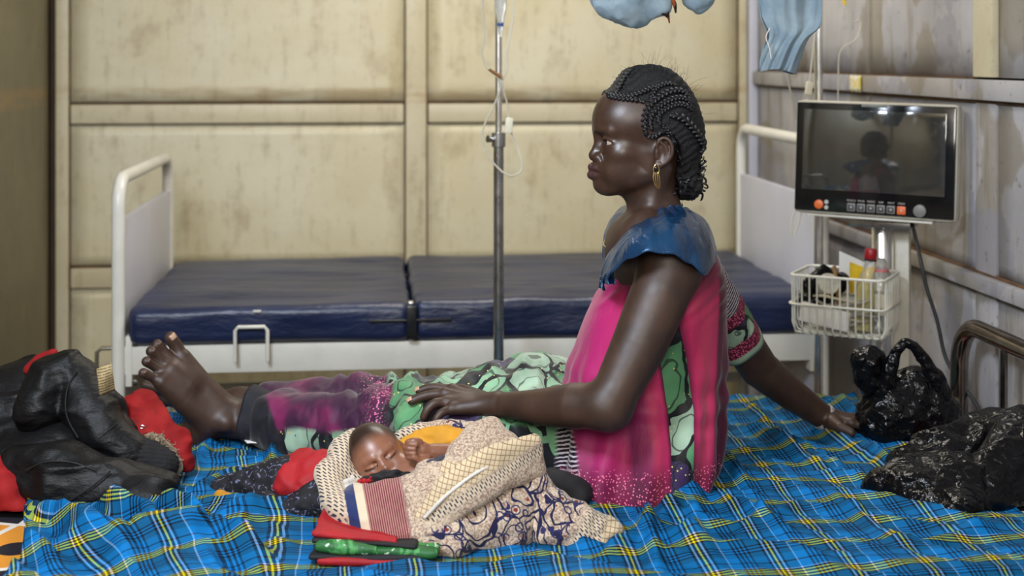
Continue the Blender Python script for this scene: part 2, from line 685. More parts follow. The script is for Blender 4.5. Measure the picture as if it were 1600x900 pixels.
def panel(name, x0, x1, z0, z1, y, mat, parent, bow=0.006, axis='y', nx=18, nz=14, th=0.012, seed=0):
    """a slightly warped wall sheet; axis is the wall's normal"""
    xs = np.linspace(x0, x1, nx); zs = np.linspace(z0, z1, nz)
    P = np.zeros((nx, nz, 3))
    a, b = np.meshgrid(xs, zs, indexing='ij')
    q = np.stack([a.ravel(), np.full(a.size, seed * 3.3), b.ravel()], 1)
    w = fbm(q, 3.0, seed, 2).reshape(nx, nz) * bow
    edge = np.minimum(np.minimum((a - x0), (x1 - a)) / 0.08, np.minimum((b - z0), (z1 - b)) / 0.08).clip(0, 1)
    w = w * edge
    mb = MB()
    if axis == 'y':
        P[..., 0] = a; P[..., 1] = y + w; P[..., 2] = b
    else:
        P[..., 1] = a; P[..., 0] = y + w; P[..., 2] = b
    mb.grid(P)
    o = mb.build(name, mat, parent)
    m = o.modifiers.new('thickness', 'SOLIDIFY'); m.thickness = th; m.offset = 0
    return o

YB, XL, XR = 5.30, -1.222, 1.470
def struct(name, mb, mat):
    o = mb.build(name, mat, rz=RA)
    o['kind'] = 'structure'
    return o

floor_t = NT('stained_concrete')
_o = floor_t.obj()
floor_t.bump(floor_t.noise(_o, 30, 4), 0.2, 0.004)
FLOOR = floor_t.set(floor_t.mix(floor_t.step(floor_t.noise(_o, 4, 5), 0.35, 0.65), srgb(96, 84, 66), srgb(128, 114, 92)), 0.7)
struct('floor', MB().box((XL - 0.1, -1.3, -0.08), (XR + 0.1, YB + 0.1, 0.0)), FLOOR)
struct('ceiling', MB().box((XL - 0.1, -1.3, 2.62), (XR + 0.1, YB + 0.1, 2.70)), CREAM)

wb = struct('wall_back', MB().box((XL - 0.1, YB + 0.012, 0), (XR + 0.1, YB + 0.1, 2.62)), DARKGAP)
cols = [(-1.150, 0.102), (0.180, 1.398)]
rows = [(0.02, 0.536), (0.620, 1.149), (1.230, 1.985), (2.055, 2.61)]
sd = 0
for c0, c1 in cols:
    for z0, z1 in rows:
        panel('panel', c0 + 0.006, c1 - 0.006, z0 + 0.004, z1 - 0.003, YB, CREAM, wb, seed=sd); sd += 1
for x0, x1, nm in ((-1.196, -1.150, 'post'), (0.102, 0.180, 'post'), (1.398, 1.428, 'post')):
    MB().box((x0, YB - 0.026, 0), (x1, YB + 0.012, 2.62), 0.004).build(nm, BATTEN, wb)
for c0, c1 in cols:
    for z0, z1 in ((0.540, 0.614), (1.153, 1.224), (1.99, 2.05)):
        MB().box((c0 + 0.008, YB - 0.022, z0), (c1 - 0.008, YB + 0.012, z1), 0.005).build('batten', BATTEN, wb)
MB().box((1.432, YB - 0.05, 0), (XR, YB + 0.01, 2.62), 0.008).build('corner_post', WPANEL, wb)
# brown dirt lodged on top of the mid battens
for c0, c1 in cols:
    MB().box((c0 + 0.008, YB - 0.010, 1.2235), (c1 - 0.008, YB + 0.005, 1.2295)).build('grime_line', GRIME, wb)
    MB().box((c0 + 0.008, YB - 0.009, 1.1475), (c1 - 0.008, YB + 0.005, 1.1525)).build('grime_line', GRIME, wb)
    MB().box((c0 + 0.008, YB - 0.009, 0.6135), (c1 - 0.008, YB + 0.005, 0.6190)).build('grime_line', GRIME, wb)
    for xg in (c0 + 0.001, c1 - 0.006):
        MB().box((xg, YB - 0.008, 0.02), (xg + 0.005, YB + 0.005, 2.61)).build('grime_line', GRIME, wb)

wl = struct('wall_left', MB().box((XL - 0.1, -1.3, 0), (XL - 0.012, YB + 0.1, 2.62)), DARKGAP)
for y0, y1 in ((-1.25, 0.6), (0.605, 2.3), (2.305, 3.9), (3.905, YB - 0.05)):
    panel('panel', y0, y1, 0.01, 2.61, XL, LEFTW, wl, axis='x', bow=0.012, seed=30 + int(y0 * 3))

wr = struct('wall_right', MB().box((XR + 0.012, -1.3, 0), (XR + 0.1, YB + 0.1, 2.62)), DARKGAP)
for y0, y1 in ((-1.25, 1.2), (1.205, 3.155), (3.275, 4.02), (4.025, YB - 0.05)):
    panel('panel', y0, y1, 0.02, 0.832, XR, GREYW, wr, axis='x', seed=50 + int(y0 * 5), nx=24)
    panel('panel', y0, y1, 0.878, 1.292, XR, GREYW, wr, axis='x', seed=60 + int(y0 * 5), nx=24)
    panel('panel', y0, y1, 1.352, 2.60, XR, GREYW, wr, axis='x', seed=70 + int(y0 * 5), nx=24)
MB().box((XR - 0.02, 3.16, 1.352), (XR + 0.012, 3.27, 2.62), 0.006).build('post', BATTEN, wr)
MB().box((XR - 0.012, 3.16, 0.02), (XR + 0.012, 3.27, 1.292), 0.004).build('post', GREYW, wr)
MB().box((XR - 0.03, -1.25, 1.297), (XR + 0.012, YB - 0.05, 1.347), 0.006).build('rail', GREYW, wr)
MB().box((XR - 0.034, -1.25, 0.836), (XR + 0.012, YB - 0.05, 0.874), 0.006).build('rail', GREYW, wr)
MB().box((XR - 0.012, -1.25, 1.289), (XR + 0.006, YB - 0.05, 1.2965)).build('grime_line', GRIME, wr)
MB().box((XR - 0.014, -1.25, 0.8745), (XR + 0.006, YB - 0.05, 0.880)).build('grime_line', GRIME, wr)
MB().box((XR - 0.014, 3.28, 1.3475), (XR + 0.006, YB - 0.06, 1.3515)).build('grime_line', GRIME, wr)
# a torn scrap of yellow printed tape on the rail
TAPE = NT('printed_tape')
_o = TAPE.obj()
TAPEM = TAPE.set(TAPE.mix(TAPE.step(TAPE.noise(_o, 60, 2), 0.45, 0.55), srgb(214, 190, 60), srgb(208, 204, 190)), 0.3)
tp = MB().grid(np.array([[(R(XR - 0.034 - 0.002 * math.sin(i * 1.7), 4.02 + 0.012 * i, 1.345 - 0.012 * j + 0.004 * math.sin(i * 2.1 + j)))[:] for j in range(5)] for i in range(9)]))
tpo = solidify(tp.build('tape_scrap', TAPEM), 0.0006)
tag(tpo, 'torn scrap of yellow tape stuck on the grey wall rail above monitor', 'tape')

# ------------------------------------------------------------------ the empty bed behind
FB = empty('hospital_bed', (-1.089, 3.825, 0), RA, 'white enamelled hospital bed frame standing along the cream back wall', 'bed')
RT = 0.0185
def arch(y0, y1, x, ztop, r=0.075, n=8):
    pts = [(x, y0, 0.0), (x, y0, ztop - r)]
    for i in range(1, n + 1):
        a = PI / 2 * i / n
        pts.append((x, y0 + r - r * math.cos(a), ztop - r + r * math.sin(a)))
    for i in range(0, n + 1):
        a = PI / 2 * i / n
        pts.append((x, y1 - r + r * math.sin(a), ztop - r + r * math.cos(a)))
    pts.append((x, y1, 0.0))
    return pts
ft = MB().tube(arch(0, 0.90, 0, 1.062), RT, 14).build('footboard_frame', WHITE, FB)
MB().box((-0.010, 0.02, 0.40), (0.010, 0.88, 0.948), 0.004).build('footboard_panel', WPANEL, FB)
MB().tube(arch(0, 0.90, 2.0, 1.150), RT, 14).build('headboard_frame', WHITE, FB)
MB().box((1.990, 0.02, 0.40), (2.010, 0.88, 0.990), 0.004).build('headboard_panel', WPANEL, FB)
for yy in (-0.004, 0.864):
    MB().box((0.012, yy, 0.522), (1.985, yy + 0.04, 0.600), 0.004).build('side_rail', WHITE, FB)
MB().box((0.02, 0.870, 0.255), (1.98, 0.895, 0.292), 0.004).build('lower_rail', WHITE, FB)
for i in range(9):
    x = 0.12 + i * 0.218
    MB().box((x, 0.036, 0.575), (x + 0.07, 0.864, 0.592), 0.002).build('slat', WHITE, FB)
for xx in (0.020, 1.962):
    MB().box((xx, -0.008, 0.49), (xx + 0.018, 0.05, 0.63), 0.003).build('corner_bracket', WHITE, FB)
for zz in (0.502, 0.612):
    MB().lathe([(0.0, 0), (0.008, 0.001), (0.008, 0.008), (0.0, 0.010)], 10, Matrix.Translation((0.046, -0.004, zz)) @ Matrix.Rotation(PI / 2, 4, 'X')).build('bolt', STEEL, FB)
MB().tube([(0.322, -0.036, 0.56), (0.322, -0.036, 0.645), (0.330, -0.036, 0.655), (0.402, -0.036, 0.655), (0.410, -0.036, 0.645), (0.410, -0.036, 0.56)], 0.0052, 10).build('mattress_stop', WHITE, FB)
MB().tube([(-0.005, 0.02, 0.592), (-0.050, 0.02, 0.592), (-0.062, 0.02, 0.582), (-0.064, 0.02, 0.50), (-0.064, 0.02, 0.46)], 0.006, 10).build('crank_handle', CHROME, FB)
for p in ((0, 0), (0, 0.9), (2, 0), (2, 0.9)):
    MB().lathe([(0.0, 0.0), (0.026, 0.0), (0.026, 0.03), (0.0195, 0.045)], 14, Matrix.Translation((p[0], p[1], 0))).build('foot_cap', RUBBER, FB)

def mattress_mat():
    t = NT('navy_vinyl')
    o = t.obj()
    n = t.noise(o, 5, 4)
    c = t.mix(t.step(n, 0.3, 0.7), srgb(15, 27, 58), srgb(22, 36, 72))
    dust = t.noise(t.map(o, (2, 8, 8)), 3, 4)
    c = t.mix(t.mul(t.step(dust, 0.45, 0.75), 0.30), c, srgb(60, 62, 78))
    t.bump(t.add(t.noise(t.map(o, (4, 12, 12)), 3, 4), t.mul(t.noise(o, 60, 3), 0.15)), 0.35, 0.012)
    return t.set(c, 0.40, Specular_IOR_Level=0.6)
NAVY = mattress_mat()
MT = empty('mattress', R(0, 0, 0) + Vector((-1.089, 3.825, 0.60)), RA, 'navy blue vinyl two section mattress on the white bed', 'mattress')
def msection(x0, x1, z1, seed):
    s = SDF()
    s.box(((x0 + x1) / 2, 0.44, z1 / 2 + 0.001), ((x1 - x0) / 2, 0.462, z1 / 2), 0.024, k=0.01)
    def post(V, Q):
        N = vnormals(V, Q)
        top = np.clip((V[:, 2] - 0.03) / 0.05, 0, 1)
        d = fbm(V * np.array([0.6, 2.2, 2.0]), 3.2, seed, 3) * 0.012
        # drag wrinkles running in from the front edge
        a = np.sin((V[:, 0] * 9 - (V[:, 2] + V[:, 1] * 0.8) * 26) + 4 * pnoise(V, 3.0, seed + 5)) * 0.004
        m = np.exp(-((V[:, 0] - (x0 + 0.40)) / 0.28) ** 2) * np.clip(1 - (V[:, 1] + 0.02) / 0.5, 0, 1)
        V = V + N * (d * (0.4 + 0.6 * top) + a * m)[:, None]
        V[:, 2] = np.maximum(V[:, 2], 0.001)
        return V
    return sdf_obj('mattress_section', s, 0.011, NAVY, MT, 2, post)[0]
msection(0.026, 0.806, 0.108, 3)
msection(0.812, 1.968, 0.118, 8)
MB().box((0.794, -0.040, 0.012), (0.822, -0.024, 0.104), 0.003).build('strap', BLACKPL, MT)
MB().box((0.69, -0.034, 0.060), (0.92, -0.020, 0.067), 0.002).build('zip', BLACKPL, MT)
MB().box((0.800, -0.036, 0.104), (0.814, -0.006, 0.116), 0.002).build('zip_pull', CHROME, MT)
MB().box((0.370, -0.032, 0.094), (0.392, -0.021, 0.099), 0.001).build('care_tag', WHITE, MT)

# ------------------------------------------------------------------ drip stand between the beds
def tubeset(cyl, loc, label):
    e = empty('drip_stand', loc, 0.3, label, 'drip stand')
    for i in range(5):
        a = 2 * PI * i / 5
        MB().tube([(0, 0, 0.10), (0.12 * math.cos(a), 0.12 * math.sin(a), 0.085), (0.19 * math.cos(a), 0.19 * math.sin(a), 0.055)], [0.014, 0.012, 0.010], 10, n=8).build('leg', STEEL, e)
        MB().lathe([(0.0, -0.01), (0.026, -0.01), (0.027, 0.0), (0.026, 0.01), (0.0, 0.01)], 14, Matrix.Translation((0.19 * math.cos(a), 0.19 * math.sin(a), 0.027)) @ Matrix.Rotation(a, 4, 'Z') @ Matrix.Rotation(PI / 2, 4, 'X')).build('castor', RUBBER, e)
    for nm, r0, z0, z1, m in cyl:
        MB().lathe([(r0 * 0.7, z0), (r0, z0 + 0.002), (r0, z1 - 0.002), (r0 * 0.7, z1)], 18).build(nm, m, e)
    return e
IV = tubeset([('hub', 0.026, 0.07, 0.13, STEEL), ('lower_tube', 0.0135, 0.12, 1.185, STEEL), ('collar', 0.0185, 1.165, 1.205, STEEL), ('upper_tube', 0.0088, 1.19, 1.95, CHROME)],
             A(779, 400, 3.62).xy.to_3d(), 'chrome telescopic drip stand between the two beds')
MB().tube([(-0.018, -0.004, 1.186), (-0.032, -0.008, 1.188)], [0.006, 0.010], 10).build('clamp_knob', STEEL, IV)
MB().tube([(-0.11, 0, 1.93), (-0.115, 0, 1.905), (-0.09, 0, 1.895), (0, 0, 1.945), (0.09, 0, 1.895), (0.115, 0, 1.905), (0.11, 0, 1.93)], 0.004, 8, n=30).build('hook', CHROME, IV)

CLEAR = plain('clear_soft_plastic', (0.90, 0.90, 0.86), 0.12, var=0.03, Transmission_Weight=0.75, IOR=1.35)
TUBING = plain('milky_tubing', srgb(226, 220, 200), 0.3, var=0.05, Transmission_Weight=0.25)
CLIP = plain('ivory_plastic', srgb(226, 220, 194), 0.4, var=0.05)
BLUECAP = plain('blue_plastic', srgb(40, 84, 160), 0.35)
RESIN = plain('brown_tape', srgb(126, 84, 34), 0.5)
INF = empty('infusion_set', A(782, 60, 3.60), 0, 'milky infusion tubing looped round the chrome drip stand', 'tubing')
def inf(mb, name, mat):
    o = mb.build(name, mat, INF)
    o.location = -INF.location
    return o
inf(MB().tube([A(757, -45, 3.59), A(754, 10, 3.59), A(757, 60, 3.59), A(753, 82, 3.59), A(760, 105, 3.59), A(775, 118, 3.58), A(783, 132, 3.58), A(774, 160, 3.585), A(757, 195, 3.59), A(754, 215, 3.59), A(766, 248, 3.585), A(792, 273, 3.58), A(812, 270, 3.585), A(815, 252, 3.59), A(806, 225, 3.6), A(797, 200, 3.60), A(793, 165, 3.60), A(785, 130, 3.585), A(793, 105, 3.595), A(792, 80, 3.595), A(801, 30, 3.6), A(803, -20, 3.6), A(800, -60, 3.6)], 0.0024, 8, n=150), 'tube', TUBING)
_c = A(782, 20, 3.585)
inf(MB().lathe([(0.003, -0.062), (0.006, -0.050), (0.0075, -0.030), (0.009, -0.028), (0.0105, -0.012), (0.0155, 0.010), (0.0165, 0.055), (0.012, 0.062), (0.004, 0.066)], 18, Matrix.Translation(_c)), 'drip_chamber', CLEAR)
inf(MB().lathe([(0.0076, -0.008), (0.0085, -0.006), (0.0085, 0.0), (0.0076, 0.001)], 16, Matrix.Translation(_c + Vector((0, 0, -0.026)))), 'ring', BLUECAP)
inf(MB().tube([A(764, 108, 3.578), A(784, 121, 3.574)], [0.0035, 0.0055], 8), 'tape_wrap', RESIN)
inf(MB().box((-0.010, -0.006, -0.020), (0.010, 0.006, 0.020), 0.003, Matrix.Translation(A(795, 196, 3.592)) @ Matrix.Rotation(0.12, 4, 'Y')), 'roller_clamp', CLIP)

# ------------------------------------------------------------------ second stand beside the far headboard
_b = A(1279, 400, 3.74)
IV2 = tubeset([('hub', 0.026, 0.07, 0.13, STEEL), ('lower_tube', 0.0125, 0.12, 1.10, CHROME), ('collar', 0.017, 1.085, 1.12, STEEL), ('upper_tube', 0.0115, 1.11, 2.0, CHROME)],
              (_b.x, _b.y, 0), 'chrome drip stand rising behind the monitor beside the headboard')
MB().tube([(-0.10, 0, 1.98), (-0.10, 0, 1.955), (0, 0, 1.99), (0.10, 0, 1.955), (0.10, 0, 1.98)], 0.004, 8, n=20).build('hook', CHROME, IV2)
INF2 = empty('infusion_set', A(1270, 60, 3.70), 0, 'milky drip tubing with ivory clamp hanging beside the monitor', 'tubing')
def inf2(mb, name, mat):
    o = mb.build(name, mat, INF2); o.location = -INF2.location; return o
inf2(MB().tube([A(1276, -70, 3.70), A(1277, 0, 3.70), A(1274, 50, 3.70), A(1268, 100, 3.70), A(1264, 140, 3.70), A(1258, 180, 3.71), A(1262, 250, 3.72), A(1256, 300, 3.71), A(1250, 340, 3.70), A(1240, 368, 3.70), A(1237, 345, 3.70), A(1250, 310, 3.70)], 0.0024, 8, n=80), 'tube', TUBING)
inf2(MB().box((-0.009, -0.006, -0.018), (0.009, 0.006, 0.018), 0.003, Matrix.Translation(A(1264, 138, 3.70)) @ Matrix.Rotation(0.15, 4, 'Y')), 'roller_clamp', CLIP)
TB3 = MB().tube([A(1226, -60, 3.66), A(1228, 60, 3.66), A(1230, 115, 3.66), A(1236, 150, 3.67), A(1240, 185, 3.68)], 0.0022, 8, n=30).build('drip_line', TUBING)
tag(TB3, 'thin milky drip line trailing below the long blue net', 'tubing')
TB4 = MB().tube([A(1319, -40, 3.72), A(1322, 10, 3.72), A(1330, 33, 3.72), A(1345, 33, 3.73), A(1338, 60, 3.73), A(1313, 80, 3.72), A(1310, 130, 3.72), A(1309, 170, 3.72)], 0.0018, 8, n=50).build('drip_line', TUBING)
tag(TB4, 'thin looped drip line right of the chrome stand above monitor', 'tubing')
YELLOW = plain('yellow_plastic', srgb(222, 184, 40), 0.4)
MB().tube([A(1318, -4, 3.715), A(1320, 8, 3.715)], 0.005, 8).build('connector', YELLOW, TB4)

# ------------------------------------------------------------------ patient monitor on its stand
MONR = math.atan2(-0.466, 0.885)
MC = Vector((0.9185, 3.5125, 1.140))
MON = empty('patient_monitor', MC, MONR, 'patient monitor with black glossy screen and ivory casing', 'monitor')
MON.rotation_euler = (math.radians(-2.6), math.radians(1.0), MONR)
CASE = plain('ivory_casing', srgb(206, 202, 188), 0.38, var=0.05)
BEZEL = plain('black_gloss_bezel', (0.008, 0.008, 0.009), 0.10, var=0.1, Specular_IOR_Level=0.6)
SCR = NT('dark_glass_screen')
_o = SCR.obj()
SCRM = SCR.set(SCR.mix(SCR.step(SCR.noise(_o, 30, 4), 0.3, 0.7), (0.040, 0.040, 0.038), (0.054, 0.052, 0.048)), SCR.add(0.05, SCR.mul(SCR.step(SCR.noise(_o, 55, 5), 0.5, 0.8), 0.10)), 0.0, Specular_IOR_Level=1.0, Coat_Weight=1.0, Coat_Roughness=0.05, Coat_IOR=1.7)
W2, H2 = 0.207, 0.147
MB().box((-W2, 0.004, -H2), (W2, 0.060, H2), 0.016).build('casing', CASE, MON)
MB().box((-W2 + 0.006, -0.004, -H2 + 0.008), (W2 - 0.006, 0.010, H2 - 0.006), 0.0045).build('bezel', BEZEL, MON)
MB().box((-0.182, -0.0052, -0.083), (0.178, 0.000, 0.124), 0.001).build('screen', SCRM, MON)
MB().box((-0.033, -0.0058, H2 - 0.0135), (0.033, 0.0, H2 - 0.0065), 0.0012).build('alarm_light', plain('grey_lens', srgb(150, 156, 150), 0.25), MON)
ORANGE = plain('orange_key', srgb(226, 110, 52), 0.4, var=0.05)
KEYG = plain('grey_key', srgb(122, 120, 116), 0.45, var=0.05)
KEYD = plain('dark_key', srgb(70, 69, 68), 0.5, var=0.05)
LITE = plain('white_print', srgb(190, 188, 180), 0.5, var=0.03)
def disc(x, z, r, y0, y1, nm, mat, par):
    return MB().lathe([(r, 0), (r, y1 - y0 - 0.001), (r * 0.85, y1 - y0)], 20, Matrix.Translation((x, y0, z)) @ Matrix.Rotation(PI / 2, 4, 'X')).build(nm, mat, par)
pw = disc(-0.135, -0.121, 0.0115, -0.004, 0.0025, 'power_button', ORANGE, MON)
disc(-0.135, -0.121, 0.004, -0.0062, -0.0052, 'symbol', LITE, pw)
for zz in (-0.114, -0.128):
    disc(-0.116, zz, 0.0055, -0.004, -0.001, 'indicator_light', LITE, MON)
kx = [-0.052, -0.027, -0.002, 0.023, 0.048, 0.074]
words = ['SILENCE', 'PAUSE', 'FREEZE', 'NIBP', 'PRINT', 'MENU']
for i, x in enumerate(kx):
    k = MB().box((x - 0.0108, -0.0075, -0.1335), (x + 0.0108, -0.003, -0.1125), 0.003).build('key', ORANGE if i == 5 else KEYG, MON)
    if i < 5:
        MB().box((x - 0.0075, -0.0082, -0.1300), (x + 0.0075, -0.0068, -0.1160), 0.0015).build('key_face', KEYD, k)
    MB().box((x - 0.0022, -0.0086, -0.1252), (x + 0.0022, -0.0072, -0.1208), 0.0008).build('symbol', LITE, k)
    tc = bpy.data.curves.new('key_word', 'FONT')
    tc.body = words[i]; tc.size = 0.0062; tc.align_x = 'CENTER'; tc.extrude = 0.0002
    to = bpy.data.objects.new('key_word_curve', tc)
    COL.objects.link(to)
    bpy.context.view_layer.update()
    tm = bpy.data.meshes.new_from_object(to.evaluated_get(bpy.context.evaluated_depsgraph_get()))
    bpy.data.objects.remove(to)
    tm.materials.clear()
    to = link('key_word', tm, LITE, MON)
    to.location = (x, -0.0046, -0.1080); to.rotation_euler = (PI / 2, 0, 0)
kb = disc(0.120, -0.121, 0.0155, -0.004, 0.006, 'dial', KEYG, MON)
disc(0.120, -0.121, 0.0118, -0.0115, -0.0098, 'dial_face', KEYD, kb)
MB().box((-0.165, -0.002, -0.152), (0.150, 0.05, -0.1465), 0.002).build('bottom_lip', CASE, MON)

MS = empty('monitor_stand', (0.965, 3.60, 0), MONR, 'chrome and ivory column carrying the monitor and wire basket', 'stand')
MB().lathe([(0.026, 0.10), (0.0275, 0.102), (0.0275, 0.962), (0.026, 0.964)], 24).build('column', CHROME, MS)
MB().box((-0.075, -0.07, 0.9635), (0.085, 0.03, 0.983), 0.004).build('mount_plate', STEEL, MS)
MB().box((0.024, 0.018, 0.12), (0.064, 0.046, 0.962), 0.005).build('mast_cover', CASE, MS)
for i in range(4):
    a = PI / 4 + PI / 2 * i
    MB().tube([(0, 0, 0.10), (0.11 * math.cos(a), 0.11 * math.sin(a), 0.085), (0.19 * math.cos(a), 0.19 * math.sin(a), 0.06)], 0.015, 10, n=6).build('foot', CASE, MS)
    MB().lathe([(0.0, -0.011), (0.028, -0.011), (0.030, 0.0), (0.028, 0.011), (0.0, 0.011)], 14, Matrix.Translation((0.19 * math.cos(a), 0.19 * math.sin(a), 0.03)) @ Matrix.Rotation(a, 4, 'Z') @ Matrix.Rotation(PI / 2, 4, 'X')).build('castor', RUBBER, MS)
cb = MB().tube([MC + Vector((0.10, 0.02, -0.145)), A(1437, 400, 3.42), A(1448, 450, 3.40), A(1464, 500, 3.39), A(1478, 560, 3.38), A(1503, 600, 3.34), A(1530, 640, 3.30), A(1546, 690, 3.28), A(1550, 800, 3.28)], 0.0048, 10, n=60).build('power_cable', RUBBER)
tag(cb, 'black power cable hanging from the monitor down the grey wall', 'cable')

# ------------------------------------------------------------------ wire basket with its load
BA = Vector((0.703, 3.50, 0))
BK = empty('wire_basket', (BA.x, BA.y, 0.700), MONR, 'white wire basket hooked onto the monitor stand', 'basket')
BL, BD, BH = 0.236, 0.185, 0.150
WIRE = plain('white_wire', srgb(226, 224, 212), 0.35, var=0.04)
def rrect(x0, y0, x1, y1, z, r=0.022, n=5):
    pts = []
    for cx, cy, a0 in ((x1 - r, y0 + r, -PI / 2), (x1 - r, y1 - r, 0), (x0 + r, y1 - r, PI / 2), (x0 + r, y0 + r, PI)):
        for i in range(n + 1):
            a = a0 + PI / 2 * i / n
            pts.append((cx + r * math.cos(a), cy + r * math.sin(a), z))
    return pts
MB().tube(rrect(0, 0, BL, BD, BH), 0.0036, 8, closed=True).build('top_rim', WIRE, BK)
MB().tube(rrect(-0.004, -0.004, BL + 0.004, BD + 0.004, BH * 0.52), 0.0030, 8, closed=True).build('middle_ring', WIRE, BK)
for i in range(12):
    x = 0.012 + i * (BL - 0.024) / 11
    MB().tube([(x, 0, BH), (x, 0.001, 0.03), (x, 0.008, 0.008), (x, 0.02, 0.001), (x, BD - 0.02, 0.001), (x, BD - 0.008, 0.008), (x, BD - 0.001, 0.03), (x, BD, BH)], 0.0023, 7).build('wire', WIRE, BK)
for i in range(7):
    y = 0.022 + i * (BD - 0.044) / 6
    MB().tube([(0, y, BH), (0.001, y, 0.03), (0.008, y, 0.008), (0.02, y, 0.0035), (BL - 0.02, y, 0.0035), (BL - 0.008, y, 0.008), (BL - 0.001, y, 0.03), (BL, y, BH)], 0.0023, 7).build('wire', WIRE, BK)
BM = Matrix.Translation((BA.x, BA.y, 0.700)) @ Matrix.Rotation(MONR, 4, 'Z')
def inb(x, y, z): return BM @ Vector((x, y, z))

GLASS = plain('clear_bottle', (0.93, 0.94, 0.92), 0.08, var=0.02, Transmission_Weight=0.85, IOR=1.25)
LIQ = plain('yellow_liquid', srgb(222, 204, 20), 0.15, var=0.1, Transmission_Weight=0.35, IOR=1.3)
REDCAP = plain('red_cap', srgb(150, 16, 26), 0.4, var=0.08)
bt = empty('bottle', inb(0.165, 0.075, 0.008), MONR, 'clear bottle with red cap and yellow liquid in wire basket', 'bottle')
bt.rotation_euler = (math.radians(-6), math.radians(5), MONR)
prof = [(0.022, 0), (0.027, 0.004), (0.028, 0.09), (0.0265, 0.115), (0.017, 0.150), (0.0125, 0.170), (0.0120, 0.192)]
MB().lathe(prof, 24).build('body', GLASS, bt)
MB().lathe([(r * 0.92, z * 0.78 + 0.003) for r, z in prof[:5]], 24).build('liquid', LIQ, bt)
MB().lathe([(0.0140, 0.182), (0.0155, 0.184), (0.0155, 0.206), (0.0135, 0.210), (0.006, 0.211)], 20).build('cap', REDCAP, bt)
MB().lathe([(0.0150, 0.179), (0.0158, 0.180), (0.0158, 0.1835), (0.015, 0.1838)], 20).build('neck_ring', BLACKPL, bt)
b2 = empty('bottle', inb(0.207, 0.100, 0.008), MONR, 'clear capless bottle with paper label at the basket corner', 'bottle')
MB().lathe([(0.022, 0), (0.027, 0.004), (0.0275, 0.05), (0.0260, 0.055), (0.0275, 0.06), (0.0275, 0.125), (0.024, 0.140), (0.0155, 0.165), (0.0135, 0.178), (0.006, 0.186)], 22).build('body', GLASS, b2)
MB().lathe([(0.0276, 0.045), (0.0280, 0.046), (0.0280, 0.098), (0.0276, 0.099)], 22).build('label', plain('cream_label', srgb(214, 206, 186), 0.6), b2)
MB().lathe([(0.0188, 0.152), (0.0196, 0.153), (0.0194, 0.156), (0.0180, 0.1575)], 22).build('pink_band', plain('pink_band', srgb(190, 90, 90), 0.4), b2)
def paper(name, pts, nrm, mat, label, cat, par=None):
    o = MB().slab(pts, nrm, 0.0012).build(name, mat, par, smooth=False)
    return tag(o, label, cat) if label else o
PAPER = plain('white_paper', srgb(226, 224, 218), 0.7, var=0.04)
PBOX = plain('white_card', srgb(214, 212, 208), 0.6, var=0.06)
lp = empty('leaflet', inb(0.10, 0.155, 0.02), 0, 'white leaflet with yellow print sticking up behind the bottle', 'leaflet')
def lpw(mb, nm, mt):
    o = mb.build(nm, mt, lp, smooth=False); o.location = -lp.location
lpw(MB().slab([inb(0.082, 0.165, 0.04), inb(0.180, 0.150, 0.03), inb(0.186, 0.152, 0.160), inb(0.082, 0.170, 0.195)], (0, -1, 0.1), 0.0012), 'sheet', PAPER)
lpw(MB().slab([inb(0.112, 0.1595, 0.09), inb(0.176, 0.1495, 0.085), inb(0.181, 0.1505, 0.150), inb(0.112, 0.1600, 0.170)], (0, -1, 0.1), 0.0018), 'yellow_print', YELLOW)
wbx = MB().box((-0.062, -0.012, -0.024), (0.062, 0.012, 0.024), 0.002, BM @ Matrix.Translation((0.085, 0.022, 0.048)) @ Matrix.Rotation(math.radians(9), 4, 'Y') @ Matrix.Rotation(math.radians(-8), 4, 'X')).build('carton', PBOX)
tag(wbx, 'flat white carton lying inside the wire basket front', 'carton')
sk = MB().tube([inb(0.105, 0.09, 0.03), inb(0.100, 0.085, 0.10), inb(0.092, 0.082, 0.168)], [0.005, 0.0055, 0.005], 8).build('wooden_stick', plain('tan_wood', srgb(150, 110, 64), 0.6))
tag(sk, 'brown wooden stick standing in the wire basket', 'stick')
gz = MB().lathe([(0.012, -0.022), (0.026, -0.022), (0.0275, -0.018), (0.0275, 0.018), (0.026, 0.022), (0.012, 0.022)], 22, BM @ Matrix.Translation((0.075, 0.075, 0.118)) @ Matrix.Rotation(1.1, 4, 'X') @ Matrix.Rotation(0.5, 4, 'Y')).build('gauze_roll', plain('offwhite_gauze', srgb(196, 192, 178), 0.9, bump=0.4))
tag(gz, 'off-white gauze roll in the wire basket beside black plastic', 'gauze')
random.seed(4)
for i, (lab, col) in enumerate((('grey sensor lead coiled in the wire basket', srgb(150, 148, 142)), ('beige cuff hose coiled in the basket bottom', srgb(176, 166, 140)))):
    pts = []
    for k in range(46):
        a = k * 0.55 + i
        pts.append(inb(0.125 + (0.070 + 0.02 * math.sin(k * 0.37)) * math.cos(a), 0.085 + 0.058 * math.sin(a), 0.022 + 0.0014 * k + 0.012 * i + 0.007 * math.sin(k * 1.3)))
    tag(MB().tube(pts, 0.0034, 8, n=180).build('coiled_lead', plain('lead_%d' % i, col, 0.45)), lab, 'cable')
